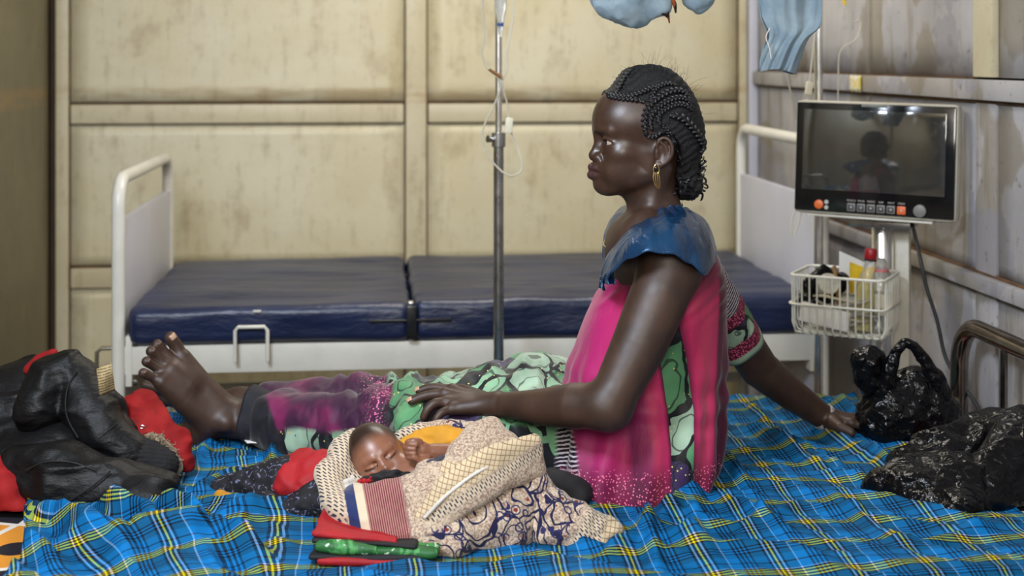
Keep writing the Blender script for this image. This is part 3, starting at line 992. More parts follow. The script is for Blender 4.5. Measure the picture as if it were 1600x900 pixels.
# ------------------------------------------------------------------ the near bed
BZ = 0.55
NB = empty('hospital_bed', R(-0.87, 2.15, 0), RA, 'dark chrome tube bed in the foreground that carries the woman', 'bed')
def arch2(x, y0, y1, ztop, r=0.11, n=8):
    pts = [(x, y0, 0.0), (x, y0, ztop - r)]
    for i in range(1, n + 1):
        a = PI / 2 * i / n
        pts.append((x, y0 + r - r * math.cos(a), ztop - r + r * math.sin(a)))
    for i in range(0, n + 1):
        a = PI / 2 * i / n
        pts.append((x, y1 - r + r * math.sin(a), ztop - r + r * math.cos(a)))
    pts.append((x, y1, 0.0))
    return pts
MB().tube(arch2(2.265, 0.06, 1.07, 0.765), 0.0215, 18).build('headboard_tube', DKCHROME, NB)
MB().tube(arch2(-0.005, 0.06, 1.07, 0.735), 0.0205, 18).build('footboard_tube', DKCHROME, NB)
for yy in (0.30, 0.565, 0.83):
    MB().tube([(2.265, yy, 0.34), (2.265, yy, 0.748)], 0.0085, 10).build('spindle', DKCHROME, NB)
    MB().tube([(-0.005, yy, 0.34), (-0.005, yy, 0.72)], 0.0085, 10).build('spindle', DKCHROME, NB)
for xx in (2.265, -0.005):
    MB().tube([(xx, 0.06, 0.34), (xx, 1.07, 0.34)], 0.012, 10).build('cross_bar', DKCHROME, NB)
for yy in (0.03, 1.10):
    MB().box((0.0, yy - 0.015, 0.28), (2.26, yy + 0.015, 0.345), 0.004).build('side_rail', DKCHROME, NB)

def cover_mat():
    t = NT('printed_mattress_cover')
    o = t.map(t.obj(), (1, 1, 1), (0, 0, 0.5))
    d = t.vor(o, 6.5, 'DISTANCE_TO_EDGE')
    c = t.n('ShaderNodeTexVoronoi'); t.put(c.inputs['Vector'], o); c.inputs['Scale'].default_value = 6.5
    h = t.sep(c.outputs['Color'])[0]
    col = t.ramp(h, [(0, srgb(20, 18, 30)), (0.30, srgb(216, 140, 40)), (0.52, srgb(140, 22, 40)), (0.74, srgb(22, 20, 34)), (0.88, srgb(60, 130, 150))], 'CONSTANT')
    col = t.mix(t.math('LESS_THAN', d, 0.04), col, srgb(222, 214, 200))
    eye = t.vor(o, 6.5)
    col = t.mix(t.math('LESS_THAN', eye, 0.22), col, srgb(18, 16, 26))
    t.bump(t.noise(t.obj(), 300, 2), 0.2, 0.001)
    return t.set(col, 0.8)
COVER = cover_mat()
s = SDF(); s.box((1.13, 0.60, 0.125), (1.118, 0.612, 0.105), 0.045)
def _post(V, Q):
    bul = 0.030 * np.exp(-((V[:, 0] - 2.20) / 0.10) ** 2) * (V[:, 2] > 0.12)
    V[:, 2] += fbm(V, 2.0, 4, 2) * 0.008 * (V[:, 2] > 0.1) + bul
    V[:, 2] -= 0.006 * (V[:, 2] > 0.12)
    return V
NM = sdf_obj('mattress', s, 0.016, COVER, None, 2, _post)[0]
NM.location = R(-0.87, 2.15, 0.318); NM.rotation_euler = (0, 0, RA)
tag(NM, 'foreground mattress in a dark orange and red printed cover', 'mattress')

# plaid sheet -------------------------------------------------------
def plaid_mat():
    t = NT('blue_plaid_cotton')
    uv = t.sep(t.uv())
    B_, K, Yl, Wh, T2 = srgb(0, 108, 174), srgb(3, 5, 10), srgb(250, 226, 70), srgb(196, 196, 222), srgb(0, 80, 122)
    U = [(0, B_), (0.06, K), (0.095, B_), (0.125, K), (0.16, B_), (0.19, K), (0.225, B_), (0.255, K), (0.29, T2), (0.48, K), (0.52, Wh), (0.55, K), (0.59, Yl), (0.62, K), (0.66, Wh), (0.69, K), (0.73, T2), (0.88, Wh), (0.90, B_)]
    Vv = [(0, T2), (0.10, K), (0.135, B_), (0.165, K), (0.20, B_), (0.23, K), (0.265, T2), (0.43, K), (0.465, Yl), (0.495, K), (0.53, Yl), (0.56, K), (0.595, Yl), (0.62, K), (0.655, Wh), (0.672, B_), (0.82, K), (0.845, B_)]
    fu = t.math('FRACT', t.math('DIVIDE', uv[0], 0.118))
    fv = t.math('FRACT', t.math('DIVIDE', uv[1], 0.113))
    cu = t.ramp(fu, U, 'CONSTANT'); cv = t.ramp(fv, Vv, 'CONSTANT')
    av = t.mix(0.5, cu, cv)
    gm = t.mix(1.0, cu, cv, 'MULTIPLY')
    g_ = t.n('ShaderNodeGamma'); t.put(g_.inputs[0], gm); g_.inputs[1].default_value = 0.5
    c = t.mix(0.45, av, g_.outputs[0])
    hv = t.n('ShaderNodeHueSaturation'); hv.inputs['Saturation'].default_value = 1.22; hv.inputs['Value'].default_value = 1.0
    t.put(hv.inputs['Color'], c)
    w = t.noise(t.obj(), 420, 2)
    t.bump(w, 0.15, 0.0008)
    return t.set(hv.outputs[0], 0.78, Specular_IOR_Level=0.2)
PLAID = plaid_mat()

def seg_ridge(X, Y, a, b, w, h):
    """height of a soft fold running from a to b (room coordinates)"""
    a, b = np.array(a), np.array(b)
    d = b - a; L = d @ d
    t = np.clip(((X - a[0]) * d[0] + (Y - a[1]) * d[1]) / L, 0, 1)
    q = np.hypot(X - a[0] - t * d[0], Y - a[1] - t * d[1])
    tap = np.clip(np.sin(np.clip(t, 0.02, 0.98) * PI), 0, 1) ** 0.5
    return h * tap * np.exp(-(q / w) ** 2)

def bed_rc(px, py, z=BZ):
    Y = (ZC - z) * F / (py - 90.0); X = (px - 800.0) * Y / F
    return (X * CR + Y * SR, -X * SR + Y * CR)

FOLDS = [((1195, 628), (1420, 760), .020, .020), ((1140, 660), (1330, 770), .018, .016), ((1270, 628), (1400, 690), .016, .020),
         ((1130, 740), (1010, 850), .022, .026), ((1090, 770), (1080, 880), .018, .016), ((1060, 870), (1330, 895), .022, .014),
         ((1240, 700), (1400, 800), .014, .010), ((1160, 632), (1240, 720), .014, .014), ((990, 830), (1120, 890), .02, .02),
         ((60, 830), (200, 895), .026, .045), ((150, 815), (250, 860), .022, .040), ((250, 818), (330, 850), .020, .045), ((200, 880), (330, 862), .028, .055),
         ((330, 850), (420, 895), .022, .030), ((300, 790), (380, 740), .016, .018), ((330, 830), (480, 800), .018, .020), ((420, 850), (520, 880), .022, .020),
         ((300, 740), (330, 700), .014, .012), ((430, 700), (420, 760), .014, .018), ((20, 870), (90, 900), .02, .03),
         ((1120, 790), (1240, 860), .014, .018), ((1000, 815), (1030, 900), .016, .022), ((1150, 850), (1250, 800), .016, .012), ((1105, 700), (1180, 790), .014, .016), ((1300, 790), (1420, 880), .018, .016), ((1340, 700), (1440, 800), .014, .014), ((940, 880), (1010, 850), .018, .02),
         ((700, 880), (860, 895), .018, .016), ((1400, 870), (1590, 830), .02, .014), ((560, 890), (700, 895), .02, .014)]
FOLDS = [(bed_rc(*a), bed_rc(*b), w * 0.82, h * 1.35) for a, b, w, h in FOLDS]
def sheet_h(X, Y):
    P = np.stack([X.ravel(), Y.ravel(), np.zeros(X.size)], 1)
    h = fbm(P * np.array([1.0, 1.3, 1]), 3.5, 11, 2).reshape(X.shape) * 0.014
    rot = np.stack([P[:, 0] * 0.62 + P[:, 1] * 0.78, -P[:, 0] * 0.78 + P[:, 1] * 0.62, P[:, 2]], 1)
    h += np.clip(ridged(rot * np.array([4.2, 1.0, 1]), 2.4, 5, 2).reshape(X.shape) - 0.70, 0, 1) * 0.026
    lw = np.clip((-0.05 - X) / 0.3, 0, 1) * np.clip((2.75 - Y) / 0.2, 0, 1)
    h += lw * np.clip(ridged(P * np.array([1.3, 1.0, 1]), 5.0, 29, 2).reshape(X.shape) - 0.6, 0, 1) * 0.035
    for a, b, w, hh in FOLDS:
        h += seg_ridge(X, Y, a, b, w, hh)
    # pressed flat under the bundle and the folded cloth
    flat = np.exp(-np.clip(np.abs(X - 0.03) - 0.15, 0, 9) ** 2 / 0.003 - np.clip(np.abs(Y - 2.44) - 0.13, 0, 9) ** 2 / 0.0008)
    h = h * (1 - 0.92 * flat)
    return BZ + 0.004 + np.clip(h, 0, 0.075)
nx, ny = 420, 300
xs = np.linspace(-0.60, 1.185, nx)
vv = np.linspace(-0.20, 1.30, ny)         # cloth coordinate across the bed, draping at both sides
XX, VV = np.meshgrid(xs, vv, indexing='ij')
P0 = np.stack([XX.ravel(), VV.ravel(), np.zeros(XX.size)], 1)
wob = 0.018 * pnoise(P0, 4, 3).reshape(XX.shape)
# cloth left edge wanders
XX = XX + np.clip((-0.2 - XX) / 0.4, 0, 1) * (0.03 * np.sin(VV * 9) - 0.02) + wob * 0.3
YY = 2.15 + np.clip(VV, 0.0, 1.215)
ZZ = sheet_h(XX, YY)
over0 = np.clip(-VV, 0, None); over1 = np.clip(VV - 1.215, 0, None)
ZZ = ZZ - over0 - over1
YY = YY - 0.022 * np.clip(over0 * 30, 0, 1) + 0.022 * np.clip(over1 * 30, 0, 1) + (over0 + over1) * 0.08 * np.sin(XX * 38)
W = np.stack([XX * CR - YY * SR, XX * SR + YY * CR, ZZ], -1)
mb_idx = np.arange(nx * ny).reshape(nx, ny)
Q = np.stack([mb_idx[:-1, :-1], mb_idx[1:, :-1], mb_idx[1:, 1:], mb_idx[:-1, 1:]], -1).reshape(-1, 4)
me = np_mesh('plaid_sheet', W.reshape(-1, 3), Q)
w1 = 0.020 * pnoise(P0, 3.0, 7) + 0.007 * pnoise(P0, 9.0, 8)
w2 = 0.020 * pnoise(P0, 3.0, 17) + 0.007 * pnoise(P0, 9.0, 18)
hgt = (ZZ - BZ).ravel()
lft = np.clip((-0.15 - XX.ravel()) / 0.3, 0, 1) * np.clip((2.62 - YY.ravel()) / 0.15, 0, 1)
set_uv(me, np.stack([XX.ravel() + w1 + hgt * 0.5 + lft * 0.25 * VV.ravel() + lft * 0.05 * pnoise(P0, 6, 41), VV.ravel() + w2 + hgt * 0.9 - lft * 0.30 * XX.ravel() + lft * 0.06 * pnoise(P0, 6, 42)], 1))
SH = link('plaid_sheet', me, PLAID)
solidify(SH, 0.0016, -1)
tag(SH, 'blue plaid cotton sheet with yellow and white lines spread over the bed', 'sheet')
def bedz(x, y):
    """sheet height under a world point"""
    X = np.array([[x * CR + y * SR]]); Y = np.array([[-x * SR + y * CR]])
    return float(sheet_h(X, Y)[0, 0])
# ------------------------------------------------------------------ the woman
WO = empty('person', (0.26, 2.76, 0.56), 0, 'woman with braided hair in pink and blue dress sitting on the plaid bed', 'person')
def wo(o, par=None):
    """parent a world-space mesh to the figure"""
    o.parent = par if par is not None else WO
    if par is None:
        o.location = -WO.location
    return o

PH = math.radians(6.0)
fwd = Vector((-math.cos(PH), -math.sin(PH), 0)); lft_ = Vector((math.sin(PH), -math.cos(PH), 0)); up_ = Vector((0, 0, 1))
H0 = A(1005, 215, 2.745)
MH = Matrix(((fwd.x, lft_.x, up_.x, H0.x), (fwd.y, lft_.y, up_.y, H0.y), (fwd.z, lft_.z, up_.z, H0.z), (0, 0, 0, 1)))
MHI = np.array(MH.inverted())
def to_head(V): return V @ MHI[:3, :3].T + MHI[:3, 3]

def build_head(s):
    s.frame(MH)
    s.ell((0.000, 0, 0.034), (0.096, 0.0735, 0.084), k=0.01)
    s.ell((0.044, 0, 0.030), (0.0545, 0.062, 0.062), k=0.02)
    s.ell((0.034, 0, -0.040), (0.054, 0.056, 0.060), k=0.02)
    for y in (-1, 1):
        s.ell((0.048, y * 0.042, -0.028), (0.030, 0.022, 0.026), k=0.02)
        s.chain([(-0.010, y * 0.048, -0.030), (-0.004, y * 0.047, -0.068), (0.030, y * 0.038, -0.080), (0.070, y * 0.014, -0.0900)], [0.016, 0.017, 0.0165, 0.0160], k=0.036)
        s.ell((0.055, y * 0.034, -0.062), (0.030, 0.022, 0.026), k=0.02)
        s.cap((0.0885, y * 0.011, 0.0125), (0.073, y * 0.047, 0.0145), 0.0092, 0.008, k=0.011)
    s.ell((0.030, 0, -0.080), (0.050, 0.034, 0.026), k=0.02)
    s.ell((0.079, 0, -0.093), (0.020, 0.022, 0.0165), k=0.014)
    s.ell((0.069, 0, -0.060), (0.034, 0.033, 0.032), k=0.016)
    for y in (-1, 1):
        s.ell((0.094, y * 0.033, -0.005), (0.0150, 0.021, 0.0115), k=0.014, op='s')
        s.ell((0.0960, y * 0.017, -0.002), (0.010, 0.008, 0.010), k=0.010, op='s')
        s.ell((0.0660, y * 0.034, -0.006), (0.0170, 0.0180, 0.0155), k=0.006)
        s.ell((0.0800, y * 0.0365, -0.0070), (0.0170, 0.0185, 0.0058), k=0.0018, op='s')
        s.chain([(0.0825, y * 0.020, -0.0040), (0.0850, y * 0.030, 0.0012), (0.0800, y * 0.043, 0.0008), (0.0685, y * 0.0535, -0.0060)], [0.0018, 0.0024, 0.0024, 0.0018], k=0.004)
        s.chain([(0.0805, y * 0.022, -0.0125), (0.0810, y * 0.034, -0.0155), (0.0720, y * 0.049, -0.0115)], [0.0016, 0.002, 0.0016], k=0.005)
    # nose
    s.chain([(0.0895, 0, 0.004), (0.0900, 0, -0.010), (0.0945, 0, -0.024), (0.0985, 0, -0.034)], [0.0085, 0.0085, 0.0095, 0.0115], k=0.010)
    for y in (-1, 1):
        s.ell((0.0885, y * 0.0145, -0.0385), (0.0125, 0.0085, 0.0085), k=0.007)
        s.cap((0.0965, y * 0.0075, -0.0475), (0.0920, y * 0.0095, -0.041), 0.0034, 0.0034, k=0.003, op='s')
    # lips
    for y in (-1, 1):
        s.chain([(0.0850, y * 0.027, -0.0665), (0.0965, y * 0.015, -0.0585), (0.1025, 0, -0.0575)], [0.0045, 0.0074, 0.0080], k=0.0045)
        s.chain([(0.0850, y * 0.026, -0.0695), (0.0965, y * 0.014, -0.0725), (0.1030, 0, -0.0725)], [0.0045, 0.0080, 0.0090], k=0.0045)
        s.chain([(0.0880, y * 0.029, -0.0670), (0.1040, y * 0.014, -0.0655), (0.1125, 0, -0.0650)], [0.0012, 0.0016, 0.0016], k=0.0035, op='s')
        s.cap((0.103, y * 0.0035, -0.052), (0.101, y * 0.0035, -0.047), 0.0012, k=0.006, op='s')
    for y in (-1, 1):
        s.chain([(0.0860, y * 0.0230, -0.0340), (0.0830, y * 0.0310, -0.0500), (0.0790, y * 0.0350, -0.0640)], [0.0006, 0.0008, 0.0006], k=0.009, op='s')
        s.ell((0.0500, y * 0.0500, -0.0290), (0.016, 0.010, 0.010), k=0.014)
        s.chain([(0.0945, y * 0.0060, 0.0180), (0.0940, y * 0.0045, 0.0090)], 0.0010, k=0.006, op='s')
    # ears
    for y in (-1, 1):
        e = lambda u, v, w: (u, y * v, w)
        s.ell(e(-0.0235, 0.0765, -0.026), (0.0165, 0.0055, 0.0260), Matrix.Rotation(-0.25 * y, 3, 'Z'), k=0.006)
        s.chain([e(-0.0120, 0.0775, -0.026), e(-0.0105, 0.0785, -0.012), e(-0.0165, 0.0805, 0.0010), e(-0.0265, 0.0830, 0.0035), e(-0.0355, 0.0855, -0.003), e(-0.0395, 0.0865, -0.017), e(-0.0370, 0.0850, -0.032), e(-0.0285, 0.0810, -0.0435), e(-0.0170, 0.0785, -0.049)], [0.0028, 0.0034, 0.0040, 0.0042, 0.0042, 0.0040, 0.0040, 0.0042, 0.0050], k=0.003, n=18)
        s.ell(e(-0.0135, 0.0770, -0.0490), (0.0082, 0.0046, 0.0085), k=0.005)
        s.ell(e(-0.0195, 0.0850, -0.0270), (0.0078, 0.0065, 0.0120), k=0.004, op='s')
        s.chain([e(-0.0200, 0.0820, -0.0060), e(-0.0285, 0.0825, -0.0140), e(-0.0300, 0.0815, -0.0290), e(-0.0230, 0.0795, -0.0400)], 0.0028, k=0.003, n=8)
        s.cap(e(-0.0105, 0.0770, -0.024), e(-0.0105, 0.0768, -0.034), 0.0036, k=0.004)
        s.chain([e(-0.0240, 0.0865, -0.0005), e(-0.0335, 0.0885, -0.012), e(-0.0335, 0.0880, -0.028)], 0.0014, k=0.003, op='s')
    # neck
    s.chain([(-0.024, 0, -0.050), (-0.016, 0, -0.105), (-0.034, 0, -0.170), (-0.045, 0, -0.210)], [0.047, 0.0475, 0.0520, 0.060], k=0.022)
    s.cap((0.020, 0, -0.082), (0.000, 0, -0.116), 0.022, 0.030, k=0.025)
    for y in (-1, 1):
        s.chain([(-0.036, y * 0.044, -0.060), (-0.010, y * 0.040, -0.120), (0.004, y * 0.014, -0.178)], [0.011, 0.012, 0.010], k=0.016)
    s.frame(None)

def near(px, py, Y): return A(px, py, Y)
SHN, ELN, WRN = A(1047, 418, 2.605), A(948, 636, 2.525), A(780, 634, 2.685)
SHF, ELF, WRF = A(1080, 415, 2.93), A(1186, 575, 3.06), A(1292, 655, 3.10)
HIPN, KNN, ANN = Vector((0.20, 2.725, 0.650)), Vector((-0.20, 2.83, 0.635)), A(372, 655, 3.045)
HIPF, KNF, ANF = Vector((0.22, 2.86, 0.655)), Vector((-0.20, 3.00, 0.635)), Vector((-0.62, 3.16, 0.605))

bs = SDF()
build_head(bs)
# trunk (under the dress)
nb = MH @ Vector((-0.045, 0, -0.200))
bs.ell(nb + Vector((0.0, 0.0, -0.015)), (0.075, 0.14, 0.035), k=0.03)
bs.ell((0.285, 2.77, 0.955), (0.095, 0.145, 0.135), k=0.03)
bs.ell((0.272, 2.765, 0.80), (0.095, 0.130, 0.14), k=0.04)
bs.ell((0.255, 2.76, 0.665), (0.115, 0.140, 0.100), k=0.04)
bs.chain([nb, A(1010, 362, 2.66), A(1040, 392, 2.61)], [0.045, 0.042, 0.046], k=0.03)
bs.chain([nb, A(1030, 368, 2.86), SHF], [0.045, 0.042, 0.046], k=0.03)
bs.ell(A(985, 385, 2.73), (0.05, 0.11, 0.06), k=0.03)
# near arm
bs.ell(A(1047, 418, 2.602), (0.060, 0.054, 0.064), k=0.02)
bs.chain([A(1047, 420, 2.603), A(1028, 468, 2.588), A(998, 540, 2.560), A(962, 612, 2.532), A(948, 636, 2.528)], [0.053, 0.0555, 0.0510, 0.0425, 0.0400], k=0.02)
bs.ell(A(957, 640, 2.530), (0.036, 0.034, 0.034), k=0.02)
bs.chain([A(945, 634, 2.528), A(900, 634, 2.565), A(850, 636, 2.612), A(808, 634, 2.655), A(782, 633, 2.684)], [0.0400, 0.0425, 0.0350, 0.0270, 0.0240], k=0.02)
# near hand, palm down
KN = [A(706, 610, 2.752), A(695, 616, 2.730), A(696, 629, 2.708), A(706, 640, 2.688)]
for i, kn in enumerate(KN):
    bs.chain([A(778, 632, 2.688), A(745, 624 + i * 4, 2.722 - i * 0.010), kn], [0.019, 0.0155, 0.0108], k=0.012)
bs.ell(A(738, 630, 2.715), (0.038, 0.034, 0.014), k=0.012)
fing = [([KN[0], A(682, 606, 2.762), A(667, 607, 2.766), A(655, 611, 2.766)], [.0106, .0098, .0090, .0080]),
        ([KN[1], A(674, 617, 2.735), A(657, 621, 2.736), A(643, 627, 2.734)], [.0108, .0100, .0092, .0082]),
        ([KN[2], A(680, 630, 2.700), A(668, 640, 2.694), A(662, 652, 2.692)], [.0104, .0096, .0088, .0078]),
        ([KN[3], A(692, 644, 2.678), A(683, 653, 2.672), A(680, 661, 2.670)], [.0092, .0085, .0078, .0070])]
for p, r in fing:
    bs.chain(p, r, k=0.0045, n=10)
bs.chain([A(752, 622, 2.722), A(726, 610, 2.775), A(712, 608, 2.792), A(700, 610, 2.80)], [.0145, .0115, .0100, .0085], k=0.008, n=8)
for i, kn in enumerate(KN):          # knuckles and tendons
    bs.ell(kn + Vector((0.002, 0.0, 0.004)), (0.0095, 0.0085, 0.0082), k=0.006)
    bs.cap(kn + Vector((0, 0, 0.0075)), A(757, 620 + i * 3.5, 2.712 - i * 0.006), 0.0028, 0.0025, k=0.008)
# far arm, propped on the bed behind her
bs.chain([SHF, ELF, A(1238, 617, 3.085), WRF], [0.050, 0.043, 0.0360, 0.0265], k=0.02)
FW = WRF; FK = [A(1330, 661, 3.06), A(1334, 659, 3.085), A(1334, 656, 3.11), A(1330, 653, 3.135)]
for i, kn in enumerate(FK):
    bs.chain([FW, kn], [0.021, 0.0115], k=0.012)
    bs.chain([kn, kn + Vector((0.030, -0.006 + i * 0.003, -0.006)), kn + Vector((0.050, -0.010 + i * 0.005, -0.016)), kn + Vector((0.062 + 0.006 * (i in (1, 2)), -0.012 + i * 0.006, -0.024))], [.0104, .0095, .0088, .0078], k=0.0045, n=8)
bs.chain([FW, A(1312, 668, 3.03), A(1330, 676, 3.01)], [0.020, 0.0125, 0.0095], k=0.012)
# legs
for hip, kn_, an in ((HIPN, KNN, ANN), (HIPF, KNF, ANF)):
    bs.chain([hip, (hip + kn_) / 2, kn_, kn_.lerp(an, 0.35) + Vector((0, 0, -0.008)), an], [0.095, 0.082, 0.058, 0.054, 0.038], k=0.03)
# near foot: sole to the left, toes up, rolled outwards
bs.chain([ANN, A(340, 652, 3.04), A(312, 668, 3.04)], [0.039, 0.041, 0.036], k=0.02)
bs.ell(A(312, 676, 3.045), (0.036, 0.034, 0.036), k=0.02)
bs.chain([A(345, 640, 3.035), A(310, 600, 3.030), A(286, 560, 3.030)], [0.036, 0.030, 0.0200], k=0.018)
bs.chain([A(330, 655, 3.025), A(290, 625, 3.000), A(252, 597, 2.972)], [0.036, 0.030, 0.0180], k=0.018)
bs.chain([A(290, 600, 3.010), A(268, 580, 3.000)], [0.030, 0.024], k=0.02)
bs.ell(A(352, 662, 2.998), (0.015, 0.012, 0.015), k=0.02)
toes = [([A(284, 560, 3.030), A(275, 541, 3.028), A(267, 528, 3.022)], [.0165, .0145, .0140]),
        ([A(270, 566, 3.012), A(256, 549, 3.008), A(246, 538, 3.000)], [.0125, .0105, .0112]),
        ([A(262, 573, 3.000), A(246, 558, 2.993), A(236, 549, 2.984)], [.0120, .0105, .0115]),
        ([A(257, 583, 2.988), A(240, 572, 2.979), A(229, 565, 2.968)], [.0115, .0100, .0110]),
        ([A(251, 596, 2.974), A(235, 588, 2.962), A(224, 583, 2.953)], [.0110, .0100, .0108])]
for p, r in toes:
    bs.chain(p, r, k=0.006, n=6)
# far foot, lying on its side behind
bs.chain([ANF, ANF + Vector((-0.06, 0.03, -0.01)), ANF + Vector((-0.15, 0.05, 0.005)), ANF + Vector((-0.20, 0.05, 0.01))], [0.038, 0.036, 0.026, 0.018], k=0.02)
for i in range(5):
    b0 = ANF + Vector((-0.190, 0.030 + 0.010 * i, 0.030 - 0.011 * i))
    bs.cap(b0, b0 + Vector((-0.038 + 0.004 * i, 0.006, 0.008)), 0.012 - 0.0008 * i, 0.0105 - 0.0008 * i, k=0.006)

def skin_mat(name, c1, c2, lip, rough=0.50):
    t = NT(name)
    o = t.obj()
    n = t.noise(o, 18, 4, 0.6)
    c = t.mix(t.step(n, 0.3, 0.7), c1, c2)
    c = t.mix(t.attr('lip'), c, lip)
    c = t.mix(t.attr('dark'), c, (0.006, 0.005, 0.005))
    f = t.noise(o, 320, 3, 0.6)
    t.bump(t.add(f, t.mul(t.noise(o, 90, 3), 0.6)), 0.08, 0.0015)
    r = t.sub(t.add(rough - 0.06, t.mul(t.noise(o, 45, 3), 0.14)), t.mul(t.attr('gloss'), 0.17))
    return t.set(c, r, Specular_IOR_Level=0.58, Subsurface_Weight=0.04, Subsurface_Radius=(0.01, 0.004, 0.002), Subsurface_Scale=0.3)
SKIN = skin_mat('dark_brown_skin', srgb(54, 36, 27), srgb(70, 48, 36), srgb(70, 43, 44))

V, Q = bs.mesh(0.0022, 1)
me = np_mesh('body', V, Q)
h = to_head(V)
def blob(c, r):
    return np.clip(1.25 - np.sqrt((((h - np.array(c)) / np.array(r)) ** 2).sum(1)), 0, 0.5) * 2
lipm = np.maximum(blob((0.100, 0, -0.058), (0.016, 0.026, 0.0068)), blob((0.100, 0, -0.0725), (0.016, 0.024, 0.0080)))
attr(me, 'lip', lipm * (h[:, 0] > 0.07))
dk = np.zeros(len(V))
for y in (-1, 1):
    dk = np.maximum(dk, 0.55 * blob((0.083, y * 0.028, 0.0125), (0.012, 0.020, 0.0036)))
    dk = np.maximum(dk, 0.5 * blob((0.083, y * 0.034, -0.0025), (0.010, 0.017, 0.0016)))
attr(me, 'dark', dk)
attr(me, 'gloss', np.clip(1.4 - np.linalg.norm(h - np.array([0.05, 0, -0.01]), axis=1) / 0.11, 0, 1))
BODY = wo(link('body', me, SKIN))

# eyes
EYEW = plain('eye_white', srgb(176, 162, 148), 0.18, var=0.05, Coat_Weight=0.6)
IRIS = plain('dark_iris', (0.012, 0.007, 0.005), 0.12, Coat_Weight=0.8)
for y in (1, -1):
    c = MH @ Vector((0.0660, y * 0.0335, -0.0068))
    e = wo(MB().ell(c, (0.0150, 0.0150, 0.0140), seg=24, ring=16).build('eye', EYEW))
    g = (fwd * 1.0 + lft_ * 0.12).normalized()
    MB().ell(c + g * 0.0108, (0.0064, 0.0064, 0.0046), Matrix(g.to_track_quat('Z', 'Y').to_matrix()), 18, 10).build('iris', IRIS, e)
TOEN = plain('dull_toenail', srgb(96, 72, 58), 0.4, var=0.1)
NAIL = plain('pale_nail', srgb(196, 158, 132), 0.35, var=0.08)
def nail(p0, p1, r, upv, wdt, ln, mat=None):
    """a small curved plate on the end of a digit"""
    d = (p1 - p0).normalized()
    u = Vector(upv); u = (u - d * u.dot(d)).normalized()
    sd = d.cross(u)
    P = np.zeros((7, 5, 3))
    for i in range(7):
        for j in range(5):
            a = (i / 6 - 0.5) * 1.9
            l = (j / 4 - 0.5)
            rr = r * 1.02 + 0.0006
            q = p1 + d * (l * ln + ln * 0.25) + sd * math.sin(a) * wdt + u * (rr * (0.62 + 0.38 * math.cos(a)) - 0.0024 * max(0, l) * 2)
            P[i, j] = q
    o = wo(MB().grid(P).build('nail', mat or NAIL)); solidify(o, 0.0010)
nail(fing[0][0][2], fing[0][0][3], .0080, (0.1, -0.45, 1), .0066, .011)
nail(fing[1][0][2], fing[1][0][3], .0082, (0.1, -0.45, 1), .0068, .012)
nail(Vector(toes[0][0][1]), Vector(toes[0][0][2]), .0140, (0.75, -0.9, 0.35), .0090, .013)
for p, r in toes[1:]:
    nail(Vector(p[1]), Vector(p[2]), r[2], (0.7, -0.7, 0.5), .0055, .006, TOEN)

# ------------------------------------------------------------------ hair
def zpt(zx, zy): return (880 + zx / 3.46, 80 + zy / 3.46)
def uw(zx, zy):
    px, py = zpt(zx, zy)
    return ((1005 - px) * 0.00127, (215 - py) * 0.00127)
reg = [uw(*p) for p in [(238, 228), (300, 246), (370, 262), (442, 280), (440, 330), (436, 400), (440, 452), (478, 462), (530, 438), (560, 452), (588, 490), (606, 540), (606, 600), (596, 650), (612, 720), (640, 800), (700, 900), (1000, 900), (1000, -100), (180, -100), (215, 180)]]
regA = np.array(reg)
def poly_sd(p):
    d = np.full(len(p), 1e9); inside = np.zeros(len(p), bool)
    n = len(regA)
    for i in range(n):
        a, b = regA[i], regA[(i + 1) % n]
        e = b - a; w = p - a
        t = np.clip((w @ e) / (e @ e), 0, 1)
        q = w - t[:, None] * e
        d = np.minimum(d, (q * q).sum(1))
        c = (a[1] <= p[:, 1]) != (b[1] <= p[:, 1])
        with np.errstate(divide='ignore', invalid='ignore'):
            x = a[0] + (p[:, 1] - a[1]) * e[0] / np.where(e[1] == 0, 1e-12, e[1])
        inside ^= c & (p[:, 0] < x)
    return np.where(inside, -1, 1) * np.sqrt(d)
hs = SDF(MH)
hs.ell((0.000, 0, 0.034), (0.0985, 0.0765, 0.0870), k=0.008)
hs.ell((0.044, 0, 0.033), (0.0555, 0.0645, 0.0640), k=0.015)
hs.ell((-0.002, 0, 0.090), (0.062, 0.050, 0.055), k=0.014)       # swept up crown
hs.ell((-0.030, 0, 0.085), (0.056, 0.052, 0.056), k=0.016)
hs.ell((-0.050, 0, 0.045), (0.062, 0.072, 0.070), k=0.02)
hs.ell((-0.066, 0, 0.006), (0.058, 0.062, 0.062), k=0.02)
hs.ell((-0.070, 0, -0.030), (0.044, 0.050, 0.040), k=0.02)
hs.ell((-0.074, 0, -0.066), (0.040, 0.042, 0.036), k=0.015)
hs.ell((-0.085, 0, -0.094), (0.034, 0.038, 0.030), k=0.012)
def _reg(P):
    q = to_head(P)
    r = q[:, [0, 2]].copy()
    r[:, 0] += 0.10 * np.abs(q[:, 1]) * 0.6 - 0.004
    return poly_sd(r)
hs.ops.append((_reg, np.array([-9.] * 3), np.array([9.] * 3), 0.005, 'i'))
def hair_mat():
    t = NT('black_braided_hair')
    o = t.obj()
    st = t.noise(t.map(o, (1.0, 0.35, 1.0), (0.2, 0.5, 0.3)), 300, 3, 0.6, 1.5)
    lo = t.noise(o, 30, 3)
    c = t.mix(t.step(st, 0.35, 0.7), (0.003, 0.003, 0.004), (0.013, 0.012, 0.012))
    t.bump(t.add(st, lo), 0.7, 0.004)
    return t.set(c, t.add(0.42, t.mul(st, 0.25)), Specular_IOR_Level=0.4)
HAIRM = hair_mat()
